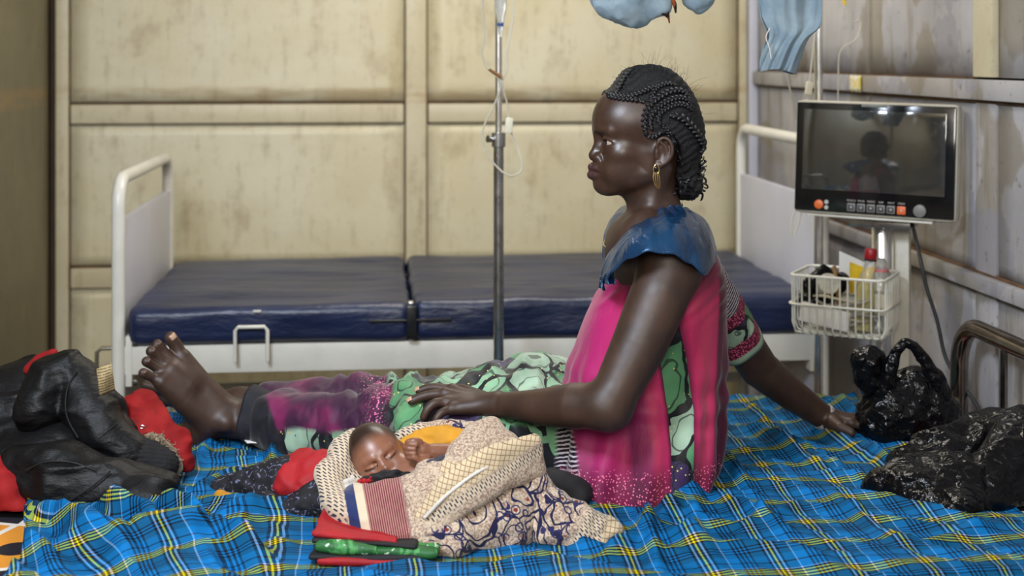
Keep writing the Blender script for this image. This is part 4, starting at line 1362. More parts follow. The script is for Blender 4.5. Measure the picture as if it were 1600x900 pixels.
BRAIDM = plain('black_braid', (0.009, 0.008, 0.009), 0.38, var=0.35, scale=160, bump=0.5, bscale=900, bdist=0.001, Specular_IOR_Level=0.6)
def _hp(V, Q):
    N = vnormals(V, Q); q = to_head(V)
    low = np.clip((-0.035 - q[:, 2]) / 0.03, 0, 1)
    sw = np.sin((q[:, 0] * 0.55 + q[:, 2] * 1.0) * 420 + 6 * pnoise(V, 30, 2)) * 0.0007
    cur = (ridged(V, 45, 3, 2) - 0.9) * 0.006
    return V + N * (sw * (1 - low) + cur * low)[:, None]
HAIR, HV, HQ = sdf_obj('hair', hs, 0.0024, HAIRM, None, 1, _hp)
wo(HAIR)

def surf(sd_list, pts, y0=2.55, y1=2.80, lift=0.0):
    """drop picture points onto a surface along the line of sight"""
    P = np.array(pts, float)
    dirs = np.stack([(P[:, 0] - 800) / F, np.ones(len(P)), -(P[:, 1] - 90) / F], 1)
    y = np.full(len(P), y0); done = np.zeros(len(P), bool)
    for _ in range(200):
        W = dirs * y[:, None]; W[:, 2] += ZC
        d = np.min([s_.eval(W, W.min(0), W.max(0)) for s_ in sd_list], axis=0) - lift
        done |= d < 0.0004
        if done.all(): break
        y = np.where(done, y, np.minimum(y + np.clip(d * 0.7, 0.0004, 0.01), y1))
    W = dirs * y[:, None]; W[:, 2] += ZC
    return W
def braid(zpts, wd, mir=True, name='braid'):
    c = catmull([zpt(*p) for p in zpts], 60)
    W = surf([hs, bs], c, lift=wd * 0.12)
    W = W[np.abs(np.gradient(W[:, 1])) < 0.012] if len(W) > 4 else W
    for _ in range(3): W[1:-1] = (W[:-2] + W[1:-1] * 2 + W[2:]) / 4
    seg = np.r_[0, np.cumsum(np.linalg.norm(np.diff(W, axis=0), axis=1))]
    L = seg[-1]
    st = wd * 0.40
    n = max(4, int(L / st))
    def mk(W, flip):
        mb = MB()
        prev = None
        cen = np.array(H0) + np.array([0.02, 0, 0.03])
        for i in range(n):
            s0 = (i + 0.5) * L / n
            p = np.array([np.interp(s0, seg, W[:, k]) for k in range(3)])
            p2 = np.array([np.interp(min(L, s0 + 0.004), seg, W[:, k]) for k in range(3)])
            p1 = np.array([np.interp(max(0, s0 - 0.004), seg, W[:, k]) for k in range(3)])
            T = Vector(p2 - p1).normalized()
            Nn = Vector(p - cen); Nn = (Nn - T * Nn.dot(T)).normalized()
            S = T.cross(Nn)
            sgn = 1 if i % 2 else -1
            ax = (T * 0.72 + S * (-0.70 * sgn)).normalized()
            b = Nn.cross(ax)
            M3 = Matrix((ax, b, Nn)).transposed()
            taper = min(1.0, 0.55 + 3 * min(i, n - 1 - i) / n)
            w = wd * taper
            mb.ell(Vector(p) + S * (0.23 * w * sgn) + Nn * (0.12 * w), (w * 0.58, w * 0.29, w * 0.40), M3, 8, 6)
        mb.tube(W, wd * 0.34, 7, cap=True)
        return wo(mb.build(name, BRAIDM, sharp=None, fixn=False), None)
    mk(W, 1)
    if mir:
        q = to_head(W); q[:, 1] *= -1
        M_ = np.array(MH)
        mk(q @ M_[:3, :3].T + M_[:3, 3], -1)
BR = [([(234, 226), (290, 236), (360, 240), (420, 225), (480, 196), (520, 180)], 0.0096),
      ([(240, 242), (320, 256), (395, 262), (440, 276)], 0.0102),
      ([(290, 222), (315, 175), (345, 125), (380, 92)], 0.0102),
      ([(448, 455), (440, 385), (452, 320), (488, 272), (540, 236), (600, 212), (655, 222), (703, 285)], 0.0118),
      ([(478, 425), (470, 372), (498, 318), (555, 274), (618, 252), (668, 262), (703, 310)], 0.0102),
      ([(525, 400), (514, 352), (550, 314), (605, 288), (655, 290), (700, 322)], 0.0094),
      ([(448, 455), (486, 462), (530, 440)], 0.0084),
      ([(538, 400), (572, 446), (600, 500), (622, 552), (634, 585)], 0.0084),
      ([(575, 348), (635, 356), (688, 402), (735, 462), (760, 515), (742, 552)], 0.0144),
      ([(470, 268), (500, 205), (560, 176), (620, 186)], 0.0090)]
for p, w_ in BR:
    braid(p, w_)
random.seed(7)
# loose curls at the nape
for i in range(70):
    p = Vector((-0.088 + random.uniform(-0.030, 0.034), random.uniform(-0.044, 0.044), -0.076 + random.uniform(-0.044, 0.040)))
    q = Vector((p.x + 0.082, p.y, p.z + 0.078))
    if q.length > 0.052: q *= 0.052 / q.length; p = q - Vector((0.082, 0, 0.078))
    ax = Vector((random.uniform(-1, 1), random.uniform(-1, 1), random.uniform(-1, 1))).normalized()
    n2 = ax.orthogonal().normalized(); rr = random.uniform(0.005, 0.011)
    pts = []
    n_t = random.uniform(4, 9); w1 = random.uniform(0.7, 1.4); dr = random.uniform(0.0012, 0.0030)
    b2 = ax.cross(n2)
    for a_ in np.linspace(0, n_t, 22):
        r_ = rr * (0.75 + 0.25 * math.sin(a_ * w1 + i))
        pts.append(MH @ (p + n2 * (r_ * math.cos(a_)) + b2 * (r_ * math.sin(a_) * 0.8) + ax * (dr * a_)))
    wo(MB().tube(pts, [0.0022, 0.0026, 0.0022, 0.0010], 6).build('curl', BRAIDM, fixn=False))
# a few fly-away hairs
mb = MB()
for i in range(120):
    a = random.uniform(-0.4, 3.6); v0 = random.uniform(-0.05, 0.05)
    th = a
    base = Vector((0.02 + 0.0 - 0.085 * math.cos(th) * -1, v0, 0.05 + 0.085 * math.sin(th)))
    base = Vector((-0.02 + 0.078 * math.cos(th), v0, 0.055 + 0.082 * math.sin(th)))
    d = Vector((math.cos(th), random.uniform(-.6, .6), math.sin(th) + 0.3)).normalized()
    t2 = Vector((random.uniform(-1, 1), random.uniform(-1, 1), random.uniform(-1, 1)))
    l = random.uniform(0.008, 0.028)
    if th < 0.7: continue
    pts = [MH @ (base + d * l * k + t2 * l * 0.5 * k * k) for k in (0, 0.4, 0.8, 1.2)]
    mb.tube(pts, [0.00030, 0.00015], 3, n=7, cap=False)
fh = wo(mb.build('flyaway_hair', BRAIDM, fixn=False)); fh['kind'] = 'stuff'

# ------------------------------------------------------------------ jewellery
GOLD = plain('gold', (0.83, 0.58, 0.22), 0.22, 1.0, var=0.1)
JET = plain('black_stone', (0.01, 0.01, 0.012), 0.12)
EA = MH @ Vector((-0.0085, 0.0830, -0.050))
ER = empty('earring', EA, 0); ER.parent = WO; ER.location = EA - WO.location
def er(mb, nm, mt, par=None):
    o = mb.build(nm, mt); o.parent = ER; o.location = -EA; return o
dr = [EA + Vector((0.0055 * math.sin(a) * (1 - 0.25 * math.cos(a)), -0.001, -0.006 + 0.0088 * math.cos(a))) for a in np.linspace(0, 2 * PI, 20, endpoint=False)]
er(MB().tube(dr, 0.0012, 8, closed=True), 'drop_rim', GOLD)
er(MB().ell(EA + Vector((0, -0.0005, -0.0065)), (0.0042, 0.0016, 0.0066)), 'stone', JET)
for k, (dx, l) in enumerate(((-0.0048, 0.026), (-0.0015, 0.030), (0.0018, 0.031), (0.0045, 0.029))):
    er(MB().tube([EA + Vector((dx * 0.9, -0.001, -0.012)), EA + Vector((dx * 1.3 + 0.0005, -0.002, -0.012 - l * 0.5)), EA + Vector((dx * 0.9 + 0.003, -0.001, -0.013 - l))], [0.0013, 0.0011, 0.0007], 7, n=10), 'fringe', GOLD)
nk = []
for a in np.linspace(0, 2 * PI, 60, endpoint=False):
    nk.append((-0.040 + 0.070 * math.cos(a) - 0.006, 0.066 * math.sin(a), -0.146 - 0.040 * math.cos(a) - 0.012 * math.sin(a) ** 2))
def snap(s_, P, rad):
    """push loop points out of / onto an implicit solid"""
    P = np.array(P)
    C = P.mean(0)
    out = []
    for p in P:
        d = (p - C); d /= np.linalg.norm(d)
        rr = np.linspace(0.02, 0.14, 80)
        W = C + d * rr[:, None]
        e = s_.eval(W, W.min(0), W.max(0))
        i = np.nonzero(e > 0)[0]
        r0 = rr[i[0]] if len(i) else rr[-1]
        out.append(C + d * (r0 + rad))
    out = np.array(out)
    for _ in range(2): out = (np.roll(out, 1, 0) + 2 * out + np.roll(out, -1, 0)) / 4
    return out
nkw = np.array([MH @ Vector(p) for p in nk])
nkw = snap(bs, nkw, 0.0012)
wo(MB().tube(nkw, 0.0013, 7, closed=True).build('necklace', GOLD))
BAND = NT('printed_rubber_band'); _o = BAND.obj()
BANDM = BAND.set(BAND.mix(BAND.mul(BAND.step(BAND.noise(_o, 220, 2), 0.56, 0.60), 0.8), srgb(168, 170, 176), srgb(90, 60, 64)), 0.5)
dW = (WRF - A(1238, 617, 3.085)).normalized()
c0 = WRF - dW * 0.008
u1 = dW.cross(Vector((0, 0, 1))).normalized(); u2 = dW.cross(u1)
P = np.zeros((40, 4, 3))
for i in range(40):
    a = 2 * PI * i / 40
    for j in range(4):
        P[i, j] = c0 + (u1 * math.cos(a) + u2 * math.sin(a)) * (0.0305 - 0.0008 * abs(j - 1.5)) + dW * (j - 1.5) * 0.0042
o = wo(MB().grid(P, True).build('wristband', BANDM)); solidify(o, 0.002)
# ------------------------------------------------------------------ dress
def green_print(t, o, sc=1.0):
    """glossy green leaf and pebble print on near-black"""
    wv = t.n('ShaderNodeVectorMath', operation='ADD')
    t.put(wv.inputs[0], o); 
    nz = t.noise(o, 14 * sc, 2, color=True)
    sc_ = t.n('ShaderNodeVectorMath', operation='SCALE'); t.put(sc_.inputs[0], nz); sc_.inputs['Scale'].default_value = 0.05 / sc
    t.put(wv.inputs[1], sc_.outputs[0])
    v = t.map(wv.outputs[0], (1.0, 1.0, 0.55))
    cell = t.n('ShaderNodeTexVoronoi'); t.put(cell.inputs['Vector'], v); cell.inputs['Scale'].default_value = 17 * sc
    edge = t.vor(v, 17 * sc, 'DISTANCE_TO_EDGE')
    rnd = t.sep(cell.outputs['Color'])
    g = t.ramp(rnd[0], [(0, srgb(24, 24, 34)), (0.26, srgb(98, 160, 110)), (0.5, srgb(150, 198, 160)), (0.72, srgb(60, 36, 84)), (0.84, srgb(176, 206, 178))], 'CONSTANT')
    shade = t.step(cell.outputs['Distance'], 0.0, 0.75)
    g = t.mix(t.mul(shade, 0.45), g, srgb(30, 52, 44))
    vein = t.math('FRACT', t.mul(cell.outputs['Distance'], 2.6))
    g = t.mix(t.mul(t.math('LESS_THAN', vein, 0.10), 0.75), g, srgb(14, 16, 20))
    g = t.mix(t.math('LESS_THAN', edge, 0.055), g, srgb(10, 10, 18))
    dots = t.vor(o, 75 * sc)
    g = t.mix(t.math('LESS_THAN', dots, 0.13), g, srgb(214, 196, 120))
    return g
def feather(t, o, n=190, rot=(0, 0.25, 0)):
    w = t.wave(t.map(o, rot=rot), n / 6.28 * 1.35, 1.6, axis='Z', dscale=3)
    return t.mix(t.step(w, 0.55, 0.72), srgb(22, 14, 26), srgb(206, 196, 204))

def dress_mat():
    t = NT('pink_print_chiffon')
    o = t.obj(); xyz = t.sep(o); z = xyz[2]
    s = t.attr('s')
    pink, mag, dark, mar = srgb(202, 60, 100), srgb(152, 38, 94), srgb(116, 26, 78), srgb(78, 18, 44)
    k = 1 / 7.0
    c = t.ramp(s, [(0.0, srgb(92, 22, 84)), (0.05, mag), (k * 1, mag), (k * 1.5, srgb(184, 36, 108)), (k * 1.9, srgb(188, 40, 100)), (k * 2.15, dark), (k * 2.9, srgb(150, 32, 88)), (k * 3.25, pink), (k * 3.8, srgb(206, 46, 106)), (k * 3.98, srgb(84, 16, 52)),
                   (k * 5.02, srgb(120, 22, 66)), (k * 5.25, srgb(210, 50, 104)), (k * 5.5, pink), (k * 5.8, pink), (k * 6.02, srgb(190, 44, 96)), (k * 6.35, mar), (1.0, mar)])
    n = t.noise(t.map(o, (6, 6, 1.2)), 5, 3)
    c = t.mix(t.mul(t.step(n, 0.45, 0.7), 0.30), c, srgb(150, 30, 92))
    # white pin-lines at the front seam
    fe = feather(t, o)
    fm = t.mul(t.mul(t.step(s, k * 0.15, k * 0.25), t.sub(1.0, t.step(s, k * 0.85, k * 1.05))), t.sub(1.0, t.step(z, 0.70, 0.73)))
    c = t.mix(fm, c, fe)
    st = t.wave(t.map(o, rot=(0, 1.1, 0)), 30, 0.4, axis='X')
    c = t.mix(t.mul(t.mul(t.step(st, 0.6, 0.8), t.sub(1.0, t.step(s, 0.03, k * 0.8))), 0.6), c, srgb(60, 14, 60))
    # side panel with the green print
    gp = green_print(t, o)
    gm = t.mul(t.math('GREATER_THAN', s, k * 4), t.math('LESS_THAN', s, k * 5))
    gm = t.mul(gm, t.math('LESS_THAN', z, 0.925))
    c = t.mix(gm, c, gp)
    # darker yoke and beaded hem
    c = t.mix(t.mul(t.step(z, 0.90, 0.99), 0.80), c, mar)
    hem = t.sub(1.0, t.step(t.add(z, t.mul(t.noise(o, 9, 2), 0.02)), 0.60, 0.66))
    hm = t.mul(hem, t.sub(1.0, gm))
    c = t.mix(t.mul(hm, 0.72), c, srgb(70, 12, 40))
    bd = t.vor(o, 190)
    bm_ = t.mul(t.math('LESS_THAN', bd, 0.30), t.step(t.add(hm, t.mul(t.noise(o, 60, 2), 0.5)), 0.62, 0.80))
    c = t.mix(t.mul(bm_, t.sub(1.0, gm)), c, srgb(236, 120, 150))
    t.bump(t.add(t.noise(t.map(o, (10, 10, 2)), 12, 3), t.mul(t.noise(o, 500, 2), 0.2)), 0.25, 0.004)
    return t.set(c, 0.55, Sheen_Weight=0.25, Sheen_Roughness=0.4, Specular_IOR_Level=0.35)
DRESSM = dress_mat()
tab = np.array([  # py, front px, back px, half width, n
    (372, 985, 1100, .108), (392, 966, 1116, .132), (420, 955, 1128, .146), (450, 938, 1134, .152), (480, 924, 1136, .152), (520, 908, 1135, .148), (560, 894, 1133, .146),
    (600, 882, 1131, .150), (640, 874, 1130, .162), (680, 868, 1130, .180), (715, 865, 1127, .190), (738, 869, 1118, .195), (749, 880, 1104, .194), (752.5, 897, 1085, .182)], float)
nz_, na_ = 210, 300
py_ = np.interp(np.linspace(0, 1, nz_), np.linspace(0, 1, len(tab)), tab[:, 0])
T_ = catmull(tab, nz_)
ang = np.linspace(0, 2 * PI, na_, endpoint=False)
ZD = ZC - (T_[:, 0] - 90) * 2.76 / F
XF = (T_[:, 1] - 800) * 2.76 / F; XK = (T_[:, 2] - 800) * 2.76 / F
e_ = 2 / 2.25
ca, sa = np.cos(ang), np.sin(ang)
e2 = 2 / np.where(ca[None] < 0, np.interp(T_[:, 0], [380, 560, 660, 720], [2.25, 2.3, 3.0, 3.6])[:, None], np.interp(T_[:, 0], [380, 640, 720], [2.25, 2.3, 1.95])[:, None])
ux = np.sign(ca) * np.abs(ca)[None] ** e2; uy = np.sign(sa) * np.abs(sa)[None] ** e2
PX = ((XF + XK) / 2)[:, None] + ((XK - XF) / 2)[:, None] * ux
PY = 2.768 + T_[:, 3][:, None] * uy
PZ = np.repeat(ZD[:, None], na_, 1)
dv = np.stack([PX, PY, PZ], -1)
fl = dv.reshape(-1, 3)
nrm = np.stack([np.broadcast_to(ca, PX.shape), np.broadcast_to(sa, PX.shape), np.zeros_like(PX)], -1).reshape(-1, 3)
zz = fl[:, 2]
low = np.clip((0.86 - zz) / 0.25, 0, 1)
A2 = np.repeat(ang[None], nz_, 0).ravel()
fold = np.sin(A2 * 15 + 4.0 * pnoise(fl * np.array([1, 1, .4]), 6, 3)) * 0.0065 * low
fold += np.sin(A2 * 9 + zz * 14 + 2 * pnoise(fl, 5, 9)) * 0.004 * (0.4 + 0.6 * low)
# drag lines from the armhole to the back
dg = np.sin((zz * 1.0 - fl[:, 0] * 0.75) * 210 + 3 * pnoise(fl, 14, 4)) * 0.0022 * np.exp(-((zz - 0.955) / 0.045) ** 2)
# soft horizontal slack at the waist
sl = np.sin(zz * 105 + 5 * pnoise(fl, 7, 6)) * 0.0035 * np.exp(-((zz - 0.745) / 0.06) ** 2)
fl = fl + nrm * (fold + dg + sl + 0.006 * pnoise(fl, 8, 12))[:, None]
fl[:, 2] = np.maximum(fl[:, 2], 0.553)
gi = np.arange(nz_ * na_).reshape(nz_, na_)
Qd = np.stack([gi[:-1], np.roll(gi[:-1], -1, 1), np.roll(gi[1:], -1, 1), gi[1:]], -1).reshape(-1, 4)
me = np_mesh('dress', fl, Qd, flip=True)
ky = np.array([420, 480, 560, 640, 700, 760, 800], float)
KX = np.array([[930, 905, 880, 865, 862, 868, 875], [936, 912, 890, 884, 902, 908, 915], [980, 982, 982, 975, 982, 985, 985], [1000, 1000, 1002, 1008, 1018, 1016, 1016],
               [1046, 1038, 1031, 1043, 1047, 1046, 1045], [1050, 1053, 1073, 1084, 1083, 1080, 1078], [1128, 1126, 1124, 1120, 1116, 1108, 1100], [1140, 1140, 1140, 1138, 1136, 1134, 1130]], float)
pyv = 90 + (ZC - fl[:, 2]) * F / 2.62
pxv = 800 + fl[:, 0] * F / 2.62 + np.clip(fl[:, 1] - 2.76, 0, 1) * 0
keys = np.array([np.interp(pyv, ky, KX[i]) for i in range(8)])
sv = np.zeros(len(fl))
for i in range(7):
    m = (pxv >= keys[i]) & (pxv < keys[i + 1])
    sv = np.where(m, (i + (pxv - keys[i]) / (keys[i + 1] - keys[i])) / 7, sv)
sv = np.where(pxv >= keys[7], 1.0, sv)
attr(me, 's', sv)
DRESS = wo(link('dress', me, DRESSM)); solidify(DRESS, 0.002, -1)

# blue satin cap sleeves
SAT = NT('blue_satin'); _o = SAT.obj()
_n = SAT.noise(SAT.map(_o, (1, 1, 1)), 9, 3)
SAT.bump(SAT.add(SAT.noise(SAT.map(_o, (1.6, 1, .7)), 16, 3, dist=0.8), SAT.mul(SAT.noise(_o, 700, 1), 0.03)), 0.7, 0.012)
SATM = SAT.set(SAT.mix(SAT.step(_n, 0.35, 0.65), srgb(14, 50, 86), srgb(26, 72, 112)), 0.24, Specular_IOR_Level=0.8, Metallic=0.35)
def capsleeve(mir):
    I_ = [A(962, 386, 2.700), A(975, 366, 2.690), A(990, 347, 2.682), A(1012, 336, 2.676), A(1036, 326, 2.680), A(1058, 322, 2.705), A(1076, 327, 2.745), A(1085, 334, 2.768)]
    O_ = [A(938, 440, 2.640), A(947, 436, 2.595), A(960, 422, 2.552), A(984, 403, 2.522), A(1014, 393, 2.505), A(1050, 397, 2.508), A(1078, 411, 2.525), A(1101, 427, 2.552), A(1117, 407, 2.640), A(1118, 386, 2.768)]
    nu, nv = 130, 44
    I_ = catmull(I_, nu); O_ = catmull(O_, nu)
    C_ = np.stack([0.5 * I_[:, 0] + 0.5 * O_[:, 0], O_[:, 1] * 0.86 + I_[:, 1] * 0.14, I_[:, 2] * 0.93 + O_[:, 2] * 0.07], 1)
    C_[:, 0] += 0.010 * np.linspace(-1, 1, nu)
    t = np.linspace(0, 1, nv)[None, :, None]
    Pq = (1 - t) ** 2 * I_[:, None] + 2 * t * (1 - t) * C_[:, None] + t ** 2 * O_[:, None]
    u = np.linspace(0, 1, nu)[:, None]; tt = t[..., 0]
    gat = np.sin(u * 52 + 2.5 * np.sin(u * 9)) * 0.0042 * np.exp(-(tt / 0.28) ** 2) * np.exp(-((u - .60) / .25) ** 2)
    rip = np.sin(u * 30 + 3 * tt + 1.2 * np.sin(u * 11)) * 0.0050 * tt ** 1.5 * (0.35 + np.exp(-(u / .22) ** 2) * 1.8 + np.exp(-((u - .8) / .12) ** 2) * 0.8)
    dr_ = np.sin((u * 1.0 + tt * 0.35) * 34) * 0.0025 * np.sin(tt * PI)
    Pq[..., 1] -= gat + rip + dr_
    Pq[..., 2] += 0.6 * gat + 0.002 * np.sin(u * 47) * tt
    if mir:
        q = to_head(Pq.reshape(-1, 3)); q[:, 1] = -q[:, 1]; q[:, 0] = -0.02 + (q[:, 0] + 0.02) * 0.62
        M_ = np.array(MH); Pq = (q @ M_[:3, :3].T + M_[:3, 3]).reshape(Pq.shape)
    o = wo(MB().grid(Pq).build('cap_sleeve', SATM, sharp=None)); solidify(o, 0.0016, 0)
    hem = wo(MB().tube(Pq[:, -1], 0.0019, 7).build('sleeve_hem', SATM, fixn=False))
    hem.parent = o; hem.location = (0, 0, 0)
    nl = wo(MB().tube(Pq[:, 0], 0.0016, 7).build('neck_binding', SATM, fixn=False)); nl.parent = o; nl.location = (0, 0, 0)
capsleeve(False); capsleeve(True)
# front ruffle under the cap sleeve
nu, nv = 60, 20
u = np.linspace(0, 1, nu)[:, None]; v = np.linspace(0, 1, nv)[None]
base = catmull([A(958, 420, 2.600), A(950, 425, 2.585), A(944, 430, 2.60), A(938, 432, 2.64)], nu)
Pq = np.zeros((nu, nv, 3))
Pq[..., 0] = base[:, 0][:, None] + 0.006 * np.sin(u * 16) * v
Pq[..., 1] = base[:, 1][:, None] - 0.014 * np.sin(u * 17 + .6) * v
Pq[..., 2] = base[:, 2][:, None] - 0.022 * v * (1 + 0.2 * np.sin(u * 9))
o = wo(MB().grid(Pq).build('sleeve_ruffle', SATM, sharp=None)); solidify(o, 0.0016, 0)

# short printed sleeve on the far arm
def sleeve_mat():
    t = NT('printed_sleeve'); o = t.obj(); xyz = t.sep(o)
    s = t.attr('s')
    c = feather(t, o, 260, (0, 0.9, 0))
    dots = t.mix(t.math('LESS_THAN', t.vor(o, 230), 0.34), srgb(96, 14, 44), srgb(236, 110, 150))
    c = t.mix(t.step(s, 0.50, 0.52), c, dots)
    c = t.mix(t.step(s, 0.62, 0.64), c, green_print(t, o, 1.4))
    c = t.mix(t.step(s, 0.80, 0.82), c, dots)
    c = t.mix(t.step(s, 0.93, 0.94), c, srgb(150, 176, 150))
    return t.set(c, 0.7)
SLV = sleeve_mat()
a0, a1 = SHF, A(1152, 536, 3.035)
ax = (a1 - a0).normalized(); u1 = ax.cross(Vector((0, 1, 0))).normalized(); u2 = ax.cross(u1)
nu, nv = 60, 30
Pq = np.zeros((nu, nv, 3)); sv = np.zeros((nu, nv))
for i in range(nu):
    a = 2 * PI * i / nu
    for j in range(nv):
        f = j / (nv - 1)
        r = 0.053 + 0.006 * f + 0.0022 * math.sin(a * 5 + f * 4)
        Pq[i, j] = a0.lerp(a1, f * 1.02) + (u1 * math.cos(a) + u2 * math.sin(a)) * r
        sv[i, j] = f
mb = MB().grid(Pq, True)
o = mb.build('sleeve', SLV, fixn=False, sharp=None); attr(o.data, 's', sv.ravel()); wo(o); solidify(o, 0.0018, 0)

# skirt over the legs -----------------------------------------------
sk = SDF()
up3 = Vector((0, 0, 0.004))
sk.chain([HIPN, HIPN.lerp(KNN, .5), KNN + up3, KNN.lerp(ANN, .4), KNN.lerp(ANN, .78)], [0.104, 0.094, 0.074, 0.066, 0.060], k=0.03)
sk.chain([HIPF, HIPF.lerp(KNF, .5), KNF, KNF.lerp(ANF, .4), KNF.lerp(ANF, .80)], [0.104, 0.094, 0.074, 0.064, 0.056], k=0.05)
sk.ell(A(470, 668, 3.0), (0.10, 0.05, 0.05), k=0.03)
sk.ell(A(650, 652, 2.87), (0.10, 0.09, 0.078), k=0.04)      # bunched cloth at the knee
sk.ell(A(800, 640, 2.86), (0.14, 0.10, 0.095), k=0.05)
sk.ell(A(850, 620, 2.88), (0.07, 0.09, 0.08), k=0.05)
sk.ell(A(470, 690, 2.95), (0.075, 0.045, 0.028), k=0.025)    # hem spilling to the near side
sk.ell(A(690, 668, 2.755), (0.10, 0.06, 0.058), k=0.04)
sk.ell(A(800, 690, 2.72), (0.11, 0.06, 0.085), k=0.04)
sk.cap(A(440, 662, 3.00), A(432, 666, 2.995), 0.052, 0.056, k=0.02)
sk.ell(A(440, 655, 3.02), (0.05, 0.05, 0.055), k=0.03)
def sk_post(V, Q):
    N = vnormals(V, Q)
    V = V.copy()
    bun = np.exp(-((V[:, 0] + 0.22) / 0.13) ** 2) + 0.7 * np.exp(-((V[:, 0] - 0.03) / 0.06) ** 2)
    q = V * np.array([1.0, 1.0, 0.8])
    f = (ridged(q * np.array([1.8, .8, .8]), 9, 5, 3) - 1.0) * 0.014 * (0.5 + bun)
    f += np.sin(V[:, 0] * 95 + V[:, 2] * 40 + 5 * pnoise(V, 9, 2)) * 0.0050 * bun
    f += fbm(V, 7, 21, 2) * 0.010
    f *= 1 - 0.9 * np.exp(-((V[:, 0] + 0.14) / 0.08) ** 2 - ((V[:, 1] - 2.735) / 0.07) ** 2)
    V += N * f[:, None]
    V[:, 2] = np.maximum(V[:, 2], 0.556)
    return V
V, Q = sk.mesh(0.0055, 2); V = sk_post(V, Q); V = relax(V, Q, 1, 0.4)
def skirt_mat():
    t = NT('skirt_print'); o = t.obj()
    g = green_print(t, o, 0.85)
    pz = t.mix(t.step(t.noise(o, 8, 3), 0.46, 0.72), srgb(54, 14, 50), srgb(128, 28, 84))
    dots = t.mul(t.math('LESS_THAN', t.vor(o, 190), 0.32), t.attr('beads'))
    pz = t.mix(dots, pz, srgb(240, 130, 170))
    bl = plain  # noqa
    bk = t.mix(t.step(t.noise(o, 30, 2), 0.4, 0.6), srgb(16, 15, 22), srgb(30, 28, 38))
    dg = t.mix(t.math('LESS_THAN', t.vor(t.map(o, (1, 1, .5), (0, .6, 0)), 14, 'DISTANCE_TO_EDGE'), 0.05), srgb(14, 20, 26), srgb(120, 170, 130))
    dg = t.mix(t.step(t.vor(t.map(o, (1, 1, .45), (0, .7, 0)), 11), 0.28, 0.30), srgb(120, 176, 128), dg)
    c = t.mix(t.attr('green'), pz, g)
    c = t.mix(t.attr('deep'), c, dg)
    c = t.mix(t.attr('black'), c, bk)
    c = t.mix(t.attr('feather'), c, feather(t, o))
    t.bump(t.noise(o, 40, 3), 0.2, 0.004)
    return t.set(c, 0.6, Sheen_Weight=0.2, Specular_IOR_Level=0.35)
SKM = skirt_mat()
me = np_mesh('skirt', V, Q)
pxv = 800 + V[:, 0] * F / V[:, 1]; pyv = 90 + (ZC - V[:, 2]) * F / V[:, 1]
wbl = pnoise(V, 14, 5) * 30
sm = lambda x, a, b: np.clip((x - a) / (b - a), 0, 1)
gr = sm(pxv + wbl, 598, 612)                                  # green bunched cloth from the knee on
gr = np.maximum(gr, sm(pyv + wbl * .6 - 0.06 * (pxv - 430), 668, 674) * (pxv < 560))
attr(me, 'green', gr)
attr(me, 'beads', np.exp(-((pxv - 588 + wbl) / 17) ** 2))
attr(me, 'black', np.maximum(1 - sm(pxv - (pyv - 650) * 0.35, 424, 428), 0))
attr(me, 'deep', sm(pyv - 0.05 * (pxv - 800), 662, 666) * sm(pxv, 740, 760))
attr(me, 'feather', sm(pxv, 866, 872) * sm(pyv, 640, 660))
wo(link('skirt', me, SKM))
# turned-up hem round the ankle
hc = KNN.lerp(ANN, .83); hd = (ANN - KNN).normalized()
u1 = hd.cross(Vector((0, 0, 1))).normalized(); u2 = u1.cross(hd)
nu, nv = 72, 16
Pq = np.zeros((nu, nv, 3))
for i in range(nu):
    a = 2 * PI * i / nu
    for j in range(nv):
        f = j / (nv - 1)
        r = 0.050 + 0.010 * f + 0.004 * math.sin(a * 4 + 1) * f + 0.014 * f * max(0, math.cos(a - PI * 0.5)) ** 4
        p = hc + hd * (-0.045 + 0.075 * f) + (u1 * math.cos(a) + u2 * math.sin(a)) * r
        p.z = max(p.z, 0.557)
        Pq[i, j] = p
HEMM = plain('black_lining', srgb(26, 25, 34), 0.7, var=0.3, scale=40, bump=0.3)
o = wo(MB().grid(Pq, True).build('skirt_hem', HEMM, sharp=None)); solidify(o, 0.003, 0)
# ------------------------------------------------------------------ the baby
HB = A(591, 718, 2.540)
fB = Vector((0.16, -0.90, 0.26)).normalized()
uB = Vector((-0.50, 0.05, 0.85)); uB = (uB - fB * uB.dot(fB)).normalized()
lB = uB.cross(fB)
MBH = Matrix(((fB.x, lB.x, uB.x, HB.x), (fB.y, lB.y, uB.y, HB.y), (fB.z, lB.z, uB.z, HB.z), (0, 0, 0, 1)))
MBI = np.array(MBH.inverted())
BABY = empty('person', A(640, 760, 2.50), 0, 'sleeping newborn baby with one raised fist wrapped in a beige blanket', 'person')
def ba(o):
    o.parent = BABY; o.location = -BABY.location; return o
b = SDF(MBH)
b.ell((-0.012, 0, 0.016), (0.060, 0.050, 0.054), k=0.01)
b.ell((0.016, 0, -0.004), (0.036, 0.042, 0.044), k=0.016)
b.ell((0.016, 0, -0.028), (0.032, 0.036, 0.032), k=0.014)
for y in (-1, 1):
    b.ell((0.027, y * 0.023, -0.027), (0.019, 0.018, 0.018), k=0.012)
    b.ell((0.0455, y * 0.018, 0.000), (0.008, 0.012, 0.006), k=0.008, op='s')
    b.ell((0.0370, y * 0.019, -0.003), (0.0115, 0.0125, 0.0085), k=0.006)
    b.chain([(0.0488, y * 0.009, -0.0070), (0.0490, y * 0.017, -0.0085), (0.0465, y * 0.026, -0.0065), (0.0405, y * 0.032, -0.0040)], [0.0009, 0.0013, 0.0013, 0.0009], k=0.0030, op='s', n=8)
    b.cap((0.0465, y * 0.010, 0.008), (0.0410, y * 0.026, 0.009), 0.0045, k=0.008)
    b.ell((-0.006, y * 0.050, -0.010), (0.012, 0.006, 0.017), k=0.005)
